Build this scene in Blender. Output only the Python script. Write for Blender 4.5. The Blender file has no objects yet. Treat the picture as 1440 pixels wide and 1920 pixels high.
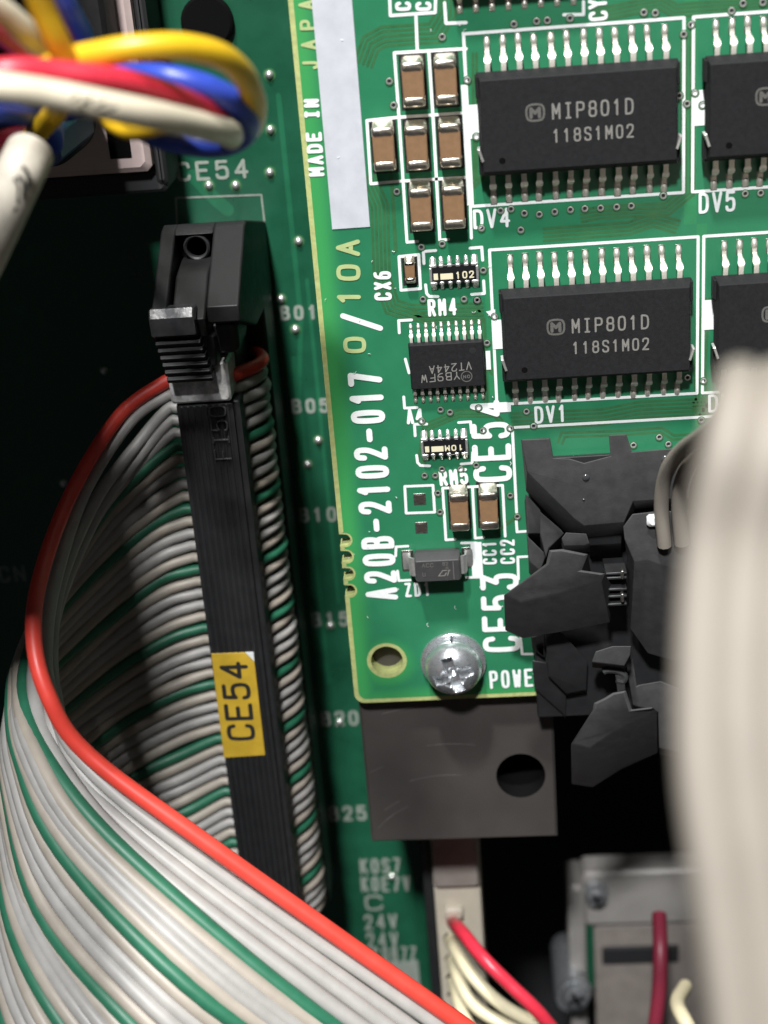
import bpy, math, random
from math import sin, cos, pi, radians
from mathutils import Vector, Matrix
from mathutils.geometry import tessellate_polygon
random.seed(7)
SC = bpy.context.scene
COL = SC.collection

# ---------------------------------------------------------------- camera (1 unit = 1 mm, upper board top at z = 0)
FPX = 2850.0
ax, ay, az = 0.414434644, -0.0415755637, 0.0752334238
RM = Matrix.Rotation(ax, 3, 'X') @ Matrix.Rotation(ay, 3, 'Y') @ Matrix.Rotation(az, 3, 'Z')
CAMP = RM.transposed() @ Vector((0, 0, 137.005812))
cam = bpy.data.cameras.new('camera')
camo = bpy.data.objects.new('camera', cam)
COL.objects.link(camo)
camo.matrix_world = Matrix.Translation(CAMP) @ RM.transposed().to_4x4()
cam.sensor_fit = 'VERTICAL'
cam.sensor_height = 24
cam.lens = 24 * FPX / 1920
cam.clip_start = 1
cam.clip_end = 3000
cam.dof.use_dof = True
cam.dof.focus_distance = 131.0
cam.dof.aperture_fstop = cam.lens * 1e-3 / 1.85
SC.camera = camo

def at(u, v, h=0.0):
    """point of the place, at height h, that the photograph shows at pixel (u, v)"""
    w = RM.transposed() @ Vector(((u - 720) / FPX, -(v - 960) / FPX, -1.0))
    return CAMP + w * ((h - CAMP.z) / w.z)

# ---------------------------------------------------------------- light
w = bpy.data.worlds.new('World'); SC.world = w; w.use_nodes = True
w.node_tree.nodes['Background'].inputs[0].default_value = (0.9, 0.95, 1.0, 1)
w.node_tree.nodes['Background'].inputs[1].default_value = 0.03

def area(name, pos, aim, sx, sy, power, col):
    l = bpy.data.lights.new(name, 'AREA'); l.shape = 'RECTANGLE'; l.size = sx; l.size_y = sy
    l.energy = power; l.color = col
    o = bpy.data.objects.new(name, l); COL.objects.link(o)
    o.location = pos
    o.rotation_euler = (Vector(aim) - Vector(pos)).to_track_quat('-Z', 'Y').to_euler()
    return o
LD = Vector((-0.22, 2.5, 1.0)).normalized()
area('cabinet_lamp', LD * 900, (0, 0, 0), 46, 46, 9.0e6, (1.0, 0.99, 0.965))
area('upper_lamp', Vector((-0.065, 0.74, 0.67)).normalized() * 900, (0, 0, 0), 60, 60, 9.6e6, (0.96, 0.98, 1.0))
SC.view_settings.view_transform = 'Standard'
SC.view_settings.look = 'None'
SC.view_settings.exposure = 0.12
SC.view_settings.gamma = 1.0
SC.cycles.max_bounces = 6

# ---------------------------------------------------------------- materials
def mat(name, col, rough=0.5, metal=0.0, var=0.0, nscale=1.0, bump=0.0, bscale=4.0, spec=0.5, sub=0.0, coat=0.0, stretch=None, col2=None):
    m = bpy.data.materials.new(name); m.use_nodes = True
    nt = m.node_tree; b = nt.nodes['Principled BSDF']
    b.inputs['Base Color'].default_value = (*col, 1)
    b.inputs['Roughness'].default_value = rough
    b.inputs['Metallic'].default_value = metal
    b.inputs['Specular IOR Level'].default_value = spec
    if coat: b.inputs['Coat Weight'].default_value = coat; b.inputs['Coat Roughness'].default_value = 0.12
    if sub:
        b.inputs['Subsurface Weight'].default_value = sub
        b.inputs['Subsurface Radius'].default_value = (0.5, 0.4, 0.3)
    if var or bump or col2:
        tc = nt.nodes.new('ShaderNodeTexCoord'); mp = nt.nodes.new('ShaderNodeMapping')
        nt.links.new(tc.outputs['Object'], mp.inputs['Vector'])
        if stretch: mp.inputs['Scale'].default_value = stretch
        n = nt.nodes.new('ShaderNodeTexNoise'); n.inputs['Scale'].default_value = nscale
        n.inputs['Detail'].default_value = 5; n.inputs['Roughness'].default_value = 0.6
        nt.links.new(mp.outputs[0], n.inputs['Vector'])
        r = nt.nodes.new('ShaderNodeValToRGB')
        c2 = col2 or tuple(max(0, c * (1 - var)) for c in col); c1 = col if col2 else tuple(min(1, c * (1 + var * 0.6)) for c in col)
        r.color_ramp.elements[0].position = 0.32; r.color_ramp.elements[1].position = 0.68
        r.color_ramp.elements[0].color = (*c2, 1); r.color_ramp.elements[1].color = (*c1, 1)
        nt.links.new(n.outputs['Fac'], r.inputs['Fac'])
        nt.links.new(r.outputs['Color'], b.inputs['Base Color'])
        mr = nt.nodes.new('ShaderNodeMapRange'); mr.inputs[3].default_value = max(0.02, rough - 0.1); mr.inputs[4].default_value = min(1, rough + 0.12)
        nt.links.new(n.outputs['Fac'], mr.inputs[0]); nt.links.new(mr.outputs[0], b.inputs['Roughness'])
        if bump:
            n2 = nt.nodes.new('ShaderNodeTexNoise'); n2.inputs['Scale'].default_value = bscale; n2.inputs['Detail'].default_value = 4
            nt.links.new(mp.outputs[0], n2.inputs['Vector'])
            bp = nt.nodes.new('ShaderNodeBump'); bp.inputs['Strength'].default_value = bump; bp.inputs['Distance'].default_value = 0.05
            nt.links.new(n2.outputs['Fac'], bp.inputs['Height']); nt.links.new(bp.outputs[0], b.inputs['Normal'])
    return m

def board_mask_mat():
    """green solder mask: darker over the copper plane, lighter where the bare laminate lies beneath (edge strip, round the hole)"""
    m = bpy.data.materials.new('green_solder_mask'); m.use_nodes = True
    nt = m.node_tree; b = nt.nodes['Principled BSDF']; L = nt.links.new
    tc = nt.nodes.new('ShaderNodeTexCoord'); sp = nt.nodes.new('ShaderNodeSeparateXYZ'); L(tc.outputs['Object'], sp.inputs[0])
    def mrange(src, a, c, d, e):
        r = nt.nodes.new('ShaderNodeMapRange'); r.interpolation_type = 'SMOOTHSTEP'
        for i, v in enumerate((a, c, d, e)): r.inputs[i + 1].default_value = v
        L(src, r.inputs[0]); return r.outputs[0]
    n = nt.nodes.new('ShaderNodeTexNoise'); n.inputs['Scale'].default_value = 0.35; n.inputs['Detail'].default_value = 6
    L(tc.outputs['Object'], n.inputs['Vector'])
    edge = mrange(sp.outputs['X'], -3.55, -1.6, 1.0, 0.0)
    bot = mrange(sp.outputs['Y'], -19.4, -17.6, 0.75, 0.0)
    d = nt.nodes.new('ShaderNodeVectorMath'); d.operation = 'DISTANCE'; d.inputs[1].default_value = (-0.9, -15.6, 0)
    L(tc.outputs['Object'], d.inputs[0])
    hole = mrange(d.outputs['Value'], 1.9, 3.6, 1.0, 0.0)
    mx1 = nt.nodes.new('ShaderNodeMath'); mx1.operation = 'MAXIMUM'; L(edge, mx1.inputs[0]); L(bot, mx1.inputs[1])
    mx2 = nt.nodes.new('ShaderNodeMath'); mx2.operation = 'MAXIMUM'; L(mx1.outputs[0], mx2.inputs[0]); L(hole, mx2.inputs[1])
    r = nt.nodes.new('ShaderNodeValToRGB')
    r.color_ramp.elements[0].position = 0.3; r.color_ramp.elements[1].position = 0.7
    r.color_ramp.elements[0].color = (0.021, 0.162, 0.076, 1); r.color_ramp.elements[1].color = (0.027, 0.190, 0.090, 1)
    L(n.outputs['Fac'], r.inputs['Fac'])
    mix = nt.nodes.new('ShaderNodeMix'); mix.data_type = 'RGBA'
    L(mx2.outputs[0], mix.inputs['Factor']); L(r.outputs['Color'], mix.inputs['A']); mix.inputs['B'].default_value = (0.046, 0.30, 0.085, 1)
    L(mix.outputs['Result'], b.inputs['Base Color'])
    b.inputs['Roughness'].default_value = 0.3
    n2 = nt.nodes.new('ShaderNodeTexNoise'); n2.inputs['Scale'].default_value = 3.0; n2.inputs['Detail'].default_value = 3
    L(tc.outputs['Object'], n2.inputs['Vector'])
    bp = nt.nodes.new('ShaderNodeBump'); bp.inputs['Strength'].default_value = 0.06; bp.inputs['Distance'].default_value = 0.05
    L(n2.outputs['Fac'], bp.inputs['Height']); L(bp.outputs[0], b.inputs['Normal'])
    return m

def brushed_mat():
    m = bpy.data.materials.new('brushed_dark_metal'); m.use_nodes = True
    nt = m.node_tree; b = nt.nodes['Principled BSDF']; L = nt.links.new
    b.inputs['Metallic'].default_value = 0.5
    tc = nt.nodes.new('ShaderNodeTexCoord'); mp = nt.nodes.new('ShaderNodeMapping'); mp.inputs['Location'].default_value = (24, 34, 0)
    L(tc.outputs['Object'], mp.inputs['Vector'])
    wv = nt.nodes.new('ShaderNodeTexWave'); wv.wave_type = 'RINGS'; wv.inputs['Scale'].default_value = 1.7; wv.inputs['Distortion'].default_value = 2.0
    wv.inputs['Detail'].default_value = 6; wv.inputs['Detail Scale'].default_value = 1.5
    wv.rings_direction = 'Z'; L(mp.outputs[0], wv.inputs['Vector'])
    n = nt.nodes.new('ShaderNodeTexNoise'); n.inputs['Scale'].default_value = 0.12; n.inputs['Detail'].default_value = 8; L(mp.outputs[0], n.inputs['Vector'])
    r = nt.nodes.new('ShaderNodeValToRGB'); r.color_ramp.elements[0].color = (0.055, 0.049, 0.046, 1); r.color_ramp.elements[1].color = (0.135, 0.119, 0.111, 1)  # broad change of tone stands in for sheen on the brushed face
    L(n.outputs['Fac'], r.inputs['Fac']); L(r.outputs['Color'], b.inputs['Base Color'])
    mr = nt.nodes.new('ShaderNodeMapRange'); mr.inputs[3].default_value = 0.34; mr.inputs[4].default_value = 0.55; L(wv.outputs['Fac'], mr.inputs[0]); L(mr.outputs[0], b.inputs['Roughness'])
    bp = nt.nodes.new('ShaderNodeBump'); bp.inputs['Strength'].default_value = 0.3; bp.inputs['Distance'].default_value = 0.05
    L(wv.outputs['Fac'], bp.inputs['Height']); L(bp.outputs[0], b.inputs['Normal'])
    return m

M = {}
M['mask'] = board_mask_mat()
M['fr4'] = mat('bare_laminate', (0.43, 0.46, 0.18), 0.55, var=0.18, nscale=2.0, bump=0.2, sub=0.0)
M['silk'] = mat('white_silkscreen', (0.78, 0.80, 0.78), 0.55, var=0.05, nscale=3)
M['silk_yellow'] = mat('bare_laminate_lettering', (0.42, 0.50, 0.22), 0.5, var=0.08)
M['strip'] = mat('grey_white_print', (0.52, 0.53, 0.57), 0.5, var=0.08, nscale=0.6, bump=0.05, bscale=1.0)
M['trace'] = mat('trace_under_mask', (0.040, 0.135, 0.052), 0.3, var=0.15, nscale=1)
M['patch'] = mat('mask_over_bare_laminate', (0.030, 0.205, 0.085), 0.3, var=0.1, nscale=0.6)
M['tin'] = mat('solder', (0.76, 0.75, 0.72), 0.34, 0.8, var=0.12, nscale=6, bump=0.25, bscale=7)
M['cap_metal'] = mat('capacitor_end_metal', (0.80, 0.73, 0.62), 0.30, 1.0, var=0.12, nscale=4, bump=0.25, bscale=5)
M['pad_black'] = mat('pad_with_shade', (0.030, 0.029, 0.028), 0.4, 0.3, var=0.3, nscale=4)  # solder pads, with the shade round the capacitors put into the black
M['tin_dull'] = mat('dull_solder', (0.36, 0.35, 0.32), 0.42, 1.0, var=0.35, nscale=5, bump=0.35, bscale=6)
M['lead'] = mat('plated_lead', (0.72, 0.68, 0.60), 0.42, 0.65, var=0.15, nscale=5, bump=0.15, bscale=9)
M['via_hole'] = mat('dark_via_hole', (0.012, 0.014, 0.012), 0.6)
M['chip'] = mat('chip_epoxy', (0.013, 0.013, 0.014), 0.7, var=0.25, nscale=3, bump=0.3, bscale=12, spec=0.22)
M['mark'] = mat('laser_marking', (0.21, 0.20, 0.18), 0.7, var=0.2, nscale=8)
M['mark_dim'] = mat('faint_laser_marking', (0.105, 0.10, 0.09), 0.7, var=0.25, nscale=8)
M['black_gloss'] = mat('black_glass_coat', (0.012, 0.012, 0.013), 0.18)
M['gold'] = mat('cream_print', (0.72, 0.66, 0.45), 0.5)
M['ceramic'] = mat('brown_ceramic', (0.235, 0.135, 0.070), 0.42, var=0.12, nscale=1.5)
M['pad_dark'] = mat('dark_test_pad', (0.10, 0.085, 0.07), 0.4, 0.6, var=0.3, nscale=6)
M['blackp'] = mat('black_plastic', (0.018, 0.018, 0.019), 0.5, var=0.15, nscale=0.8, bump=0.14, bscale=8)
M['blackp2'] = mat('black_moulded_plastic', (0.011, 0.0108, 0.0108), 0.5, var=0.15, nscale=0.8, bump=0.2, bscale=6, spec=0.3)
M['hdr'] = mat('grey_black_plastic', (0.050, 0.049, 0.049), 0.66, var=0.2, nscale=0.9, bump=0.25, bscale=6, spec=0.35)
M['blackshine'] = mat('polished_black_plastic', (0.05, 0.05, 0.052), 0.22, var=0.2, nscale=1.2, bump=0.3, bscale=2.0, spec=0.9)
M['steel'] = mat('zinc_plated_steel', (0.66, 0.68, 0.70), 0.28, 0.85, var=0.1, nscale=2.5, bump=0.04, bscale=3)
M['brushed'] = brushed_mat()
M['scratch'] = mat('bare_metal_scratch', (.24, .22, .21), .4, .5, var=.5, nscale=.6)
M['hole'] = mat('shade_black', (0.004, 0.004, 0.004), 0.9, spec=0.05)  # near-black puts the shade of bores, slots and the can into colour
M['w_grey'] = mat('grey_wire_pvc', (0.36, 0.344, 0.322), 0.45, var=0.10, nscale=0.5, bump=0.05, bscale=2)
M['w_cream'] = mat('aged_wire_pvc', (0.385, 0.338, 0.28), 0.45, var=0.12, nscale=0.35, bump=0.05, bscale=2)
M['w_green'] = mat('green_wire_pvc', (0.024, 0.145, 0.080), 0.45, var=0.12, nscale=0.5)
M['w_red'] = mat('red_wire_pvc', (0.74, 0.060, 0.040), 0.42, var=0.08, nscale=0.5)
M['cable_grey'] = mat('warm_grey_cable_pvc', (0.285, 0.252, 0.212), 0.6, var=0.06, nscale=0.3)
M['yellow'] = mat('yellow_wire', (0.72, 0.44, 0.015), 0.35, var=0.05)
M['blue'] = mat('blue_wire', (0.03, 0.065, 0.42), 0.35, var=0.08)
M['red'] = mat('crimson_wire', (0.62, 0.03, 0.055), 0.35, var=0.08)
M['cream'] = mat('cream_wire', (0.70, 0.62, 0.47), 0.42, var=0.07, nscale=0.6)
M['ink'] = mat('black_ink', (0.02, 0.018, 0.015), 0.6)
M['sticker'] = mat('yellow_sticker', (0.58, 0.37, 0.035), 0.38, var=0.16, nscale=0.5, bump=0.05, bscale=1)
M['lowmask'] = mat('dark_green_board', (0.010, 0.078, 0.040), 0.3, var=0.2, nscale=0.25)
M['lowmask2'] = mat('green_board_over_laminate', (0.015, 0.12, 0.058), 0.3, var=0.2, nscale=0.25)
M['lowsilk'] = mat('grey_silkscreen', (0.25, 0.28, 0.24), 0.6, var=0.15, nscale=2)
M['mauve'] = mat('mauve_plastic', (0.58, 0.45, 0.42), 0.5, var=0.1, nscale=0.4, bump=0.1)
M['blackrub_shade'] = mat('black_rubber_and_shade', (0.016, 0.016, 0.017), 0.65)  # also colours the shade bars beside the mauve module
M['lightblue'] = mat('light_blue_plastic', (0.16, 0.36, 0.55), 0.4)
M['bluehouse'] = mat('blue_plastic', (0.025, 0.045, 0.16), 0.45)
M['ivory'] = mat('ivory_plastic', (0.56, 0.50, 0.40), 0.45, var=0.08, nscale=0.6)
M['ivory_d'] = mat('dark_ivory_plastic', (0.26, 0.225, 0.20), 0.5, var=0.15, nscale=0.4)  # darker ivory for the lock bar and the bracket panel
M['wire_ivory'] = mat('pale_yellow_wire', (0.74, 0.66, 0.44), 0.4, var=0.06)
M['wire_dred'] = mat('dark_red_wire', (0.20, 0.02, 0.04), 0.45)
M['sheet'] = mat('grey_sheet_metal', (0.36, 0.335, 0.31), 0.5, 0.2, var=0.12, nscale=0.25)
M['chassis'] = mat('dark_chassis', (0.012, 0.012, 0.013), 0.8, var=0.3, nscale=0.1)

# ---------------------------------------------------------------- mesh builder
class MB:
    def __init__(s): s.v = []; s.f = []; s.mi = []; s.k = 0
    def add(s, verts, faces, mi=0):
        n = len(s.v); s.v += [tuple(p) for p in verts]
        s.f += [tuple(i + n for i in f) for f in faces]; s.mi += [mi] * len(faces)
    def loft(s, rings, cap0=True, cap1=True, mi=0, closed=True):
        n = len(rings[0]); vs = [p for r in rings for p in r]; fs = []
        for a in range(len(rings) - 1):
            for i in range(n if closed else n - 1):
                j = (i + 1) % n
                fs.append((a * n + i, a * n + j, (a + 1) * n + j, (a + 1) * n + i))
        def cap(base, flip):
            pts = [Vector(vs[base + i]) for i in range(n)]
            for t in tessellate_polygon([pts]):
                fs.append(tuple(base + i for i in (t if not flip else t[::-1])))
        if cap0:
            if n <= 8: fs.append(tuple(range(n))[::-1])
            else: cap(0, True)
        if cap1:
            b = (len(rings) - 1) * n
            if n <= 8: fs.append(tuple(range(b, b + n)))
            else: cap(b, False)
        s.add(vs, fs, mi)
    def cbox(s, x0, x1, y0, y1, z0, z1, c=0.05, mi=0):
        def oct_(i, z):
            a, b, d, e = x0 + i, x1 - i, y0 + i, y1 - i
            return [(a + c, d, z), (b - c, d, z), (b, d + c, z), (b, e - c, z), (b - c, e, z), (a + c, e, z), (a, e - c, z), (a, d + c, z)]
        s.loft([oct_(c, z0), oct_(0, z0 + c), oct_(0, z1 - c), oct_(c, z1)], mi=mi)
    def prism(s, poly, z0, z1, c=0.0, mi=0):
        if area2(poly) < 0: poly = poly[::-1]
        n = len(poly)
        rings = [[(p[0], p[1], z0) for p in poly]]
        if c:
            q = inset(poly, c)
            rings += [[(p[0], p[1], z1 - c) for p in poly], [(p[0], p[1], z1) for p in q]]
        else: rings.append([(p[0], p[1], z1) for p in poly])
        vs = [p for r in rings for p in r]; fs = []
        for a in range(len(rings) - 1):
            for i in range(n):
                j = (i + 1) % n; fs.append((a * n + i, a * n + j, (a + 1) * n + j, (a + 1) * n + i))
        tr = tessellate_polygon([[Vector((p[0], p[1], 0)) for p in poly]])
        b = (len(rings) - 1) * n
        for t in tr:
            t = orient(t, poly)
            fs.append(tuple(b + i for i in t)); fs.append(tuple(i for i in t[::-1]))
        s.add(vs, fs, mi)
    def plate(s, outer, holes, z0, z1, mi=0, top_only=False):
        loops = [outer] + holes
        allp = [p for l in loops for p in l]
        tr = tessellate_polygon([[Vector((p[0], p[1], 0)) for p in l] for l in loops])
        n = len(allp)
        vs = [(p[0], p[1], z1) for p in allp]; fs = []
        for t in tr: fs.append(orient(t, allp))
        if not top_only:
            vs += [(p[0], p[1], z0) for p in allp]
            for t in tr: fs.append(tuple(i + n for i in orient(t, allp)[::-1]))
            o = 0
            for l in loops:
                ccw = area2(l) > 0
                if l is not outer: ccw = not ccw
                m = len(l)
                for i in range(m):
                    a, b = o + i, o + (i + 1) % m
                    f = (a + n, b + n, b, a)
                    fs.append(f if ccw else f[::-1])
                o += m
        s.add(vs, fs, mi)
    def tube(s, pts, r, n=8, sub=4, mi=0, cap=True, flat=1.0):
        P = spline([Vector(p) for p in pts], sub) if sub > 1 else [Vector(p) for p in pts]
        R = r if callable(r) else (lambda t: r)
        rings = []; up = None; N = len(P)
        for i, p in enumerate(P):
            t = (P[min(i + 1, N - 1)] - P[max(i - 1, 0)]).normalized()
            if up is None:
                up = Vector((0, 0, 1)) if abs(t.z) < 0.9 else Vector((0, 1, 0))
            up = (up - t * up.dot(t)).normalized(); sd = t.cross(up)
            rr = R(i / (N - 1))
            rings.append([p + (sd * cos(2 * pi * k / n) + up * sin(2 * pi * k / n) * flat) * rr for k in range(n)])
        s.loft(rings, cap, cap, mi)
    def lathe(s, prof, c=(0, 0, 0), n=32, mi=0):
        rings = [[(c[0] + r * cos(2 * pi * k / n), c[1] + r * sin(2 * pi * k / n), c[2] + z) for k in range(n)] for r, z in prof]
        s.loft(rings, True, True, mi)
    def dome(s, c, r, h, n=12, m=4, mi=0):
        prof = [(r * cos(i * pi / 2 / m), h * sin(i * pi / 2 / m)) for i in range(m)] + [(r * 0.02, h)]
        s.lathe(prof, c, n, mi)
    def stroke(s, pts, wd, z, closed=False, fr=None, mi=0):
        """flat line with round ends and joins at height z; fr maps (x, y) to the place"""
        pts = [Vector((p[0], p[1])) for p in pts]
        runs = []
        if closed: runs = [pts + [pts[0], pts[1]]]
        else:
            cur = [pts[0]]
            for i in range(1, len(pts)):
                cur.append(pts[i])
                if i < len(pts) - 1:
                    a = (pts[i] - pts[i - 1]); b = (pts[i + 1] - pts[i])
                    if a.length > 1e-6 and b.length > 1e-6 and abs(a.angle_signed(b)) > 0.9:
                        runs.append(cur); cur = [pts[i]]
            runs.append(cur)
        for run in runs:
            zz = z + 0.003 * (s.k % 5); s.k += 1
            L, Rr = [], []
            n = len(run); h = wd / 2
            for i in range(n):
                if closed and i == 0: d0 = (run[0] - run[-3]).normalized(); d1 = (run[1] - run[0]).normalized()
                elif closed and i == n - 1: continue
                else:
                    d1 = (run[min(i + 1, n - 1)] - run[min(i, n - 2)]).normalized(); d0 = (run[max(i, 1)] - run[max(i - 1, 0)]).normalized()
                t = (d0 + d1)
                t = t.normalized() if t.length > 1e-6 else d1
                nn = Vector((-t.y, t.x)); k = max(0.5, abs(nn.dot(Vector((-d1.y, d1.x)))))
                L.append(run[i] + nn * h / k); Rr.append(run[i] - nn * h / k)
            def em(p): return (*(fr(p) if fr else (p.x, p.y)), zz)
            m = len(L); vs = [em(p) for p in L] + [em(p) for p in Rr]
            fs = [(i, m + i, m + i + 1, i + 1) for i in range(m - 1)]
            if not closed:
                for e, sg in ((0, -1), (m - 1, 1)):
                    d = (run[-1] - run[-2]).normalized() if sg > 0 else (run[1] - run[0]).normalized()
                    nn = Vector((-d.y, d.x)); b = len(vs); K = 5; ids = []
                    for q in range(1, K):
                        a = pi * q / K
                        vs.append(em(run[-1 if sg > 0 else 0] + nn * h * cos(a) + d * sg * h * sin(a))); ids.append(b + q - 1)
                    fs.append(tuple([e] + ids + [m + e]) if sg < 0 else tuple([m + e] + ids[::-1] + [e]))
            s.add(vs, fs, mi)
    def build(s, name, mats, parent=None, label=None, sharp=35, world=True, flat=False):
        me = bpy.data.meshes.new(name)
        off = Vector(parent.location) if (parent is not None and world) else Vector((0, 0, 0))
        if parent is not None and world and parent.parent is not None: off = off + Vector(parent.parent.location)
        me.from_pydata([(p[0] - off.x, p[1] - off.y, p[2] - off.z) for p in s.v], [], s.f)
        if not isinstance(mats, (list, tuple)): mats = [mats]
        for m in mats: me.materials.append(m)
        if len(mats) > 1: me.polygons.foreach_set('material_index', s.mi)
        if not flat:
            me.polygons.foreach_set('use_smooth', [True] * len(me.polygons))
            me.set_sharp_from_angle(angle=radians(sharp))
        me.update()
        o = bpy.data.objects.new(name, me); COL.objects.link(o)
        if parent is not None: o.parent = parent
        if label: o['label'] = label
        return o

def area2(p): return sum(p[i][0] * p[(i + 1) % len(p)][1] - p[(i + 1) % len(p)][0] * p[i][1] for i in range(len(p)))
def orient(t, pts):
    a, b, c = (pts[i] for i in t)
    return tuple(t) if (b[0] - a[0]) * (c[1] - a[1]) - (c[0] - a[0]) * (b[1] - a[1]) > 0 else tuple(t[::-1])
def inset(poly, c):
    out = []; n = len(poly)
    for i in range(n):
        p0, p1, p2 = (Vector((q[0], q[1])) for q in (poly[i - 1], poly[i], poly[(i + 1) % n]))
        a = (p1 - p0).normalized(); b = (p2 - p1).normalized()
        n1 = Vector((-a.y, a.x)); n2 = Vector((-b.y, b.x)); m = n1 + n2
        m = m.normalized() if m.length > 1e-5 else n1
        out.append(p1 + m * c / max(0.4, m.dot(n1)))
    return [(p.x, p.y) for p in out]
def spline(P, sub):
    if len(P) < 3: return P
    Q = [P[0] * 2 - P[1]] + P + [P[-1] * 2 - P[-2]]; out = []
    for i in range(1, len(Q) - 2):
        p0, p1, p2, p3 = Q[i - 1:i + 3]
        for k in range(sub):
            t = k / sub
            out.append(0.5 * ((2 * p1) + (p2 - p0) * t + (2 * p0 - 5 * p1 + 4 * p2 - p3) * t * t + (3 * p1 - p0 - 3 * p2 + p3) * t ** 3))
    out.append(P[-1]); return out
def circ(x, y, r, n=24, a0=0.0): return [(x + r * cos(a0 + 2 * pi * i / n), y + r * sin(a0 + 2 * pi * i / n)) for i in range(n)]

def thing(name, label, cat, loc=(0, 0, 0), group=None):
    o = bpy.data.objects.new(name, None); COL.objects.link(o); o.location = loc
    o.empty_display_size = 2
    o['label'] = label; o['category'] = cat
    if group: o['group'] = group
    return o
def dup(root, loc, label, group=None):
    r = root.copy(); COL.objects.link(r); r.location = loc; r['label'] = label
    if group: r['group'] = group
    for ch in list(root.children):
        c = ch.copy(); COL.objects.link(c); c.parent = r
        for g in list(ch.children):
            d = g.copy(); COL.objects.link(d); d.parent = c
    return r

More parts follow.
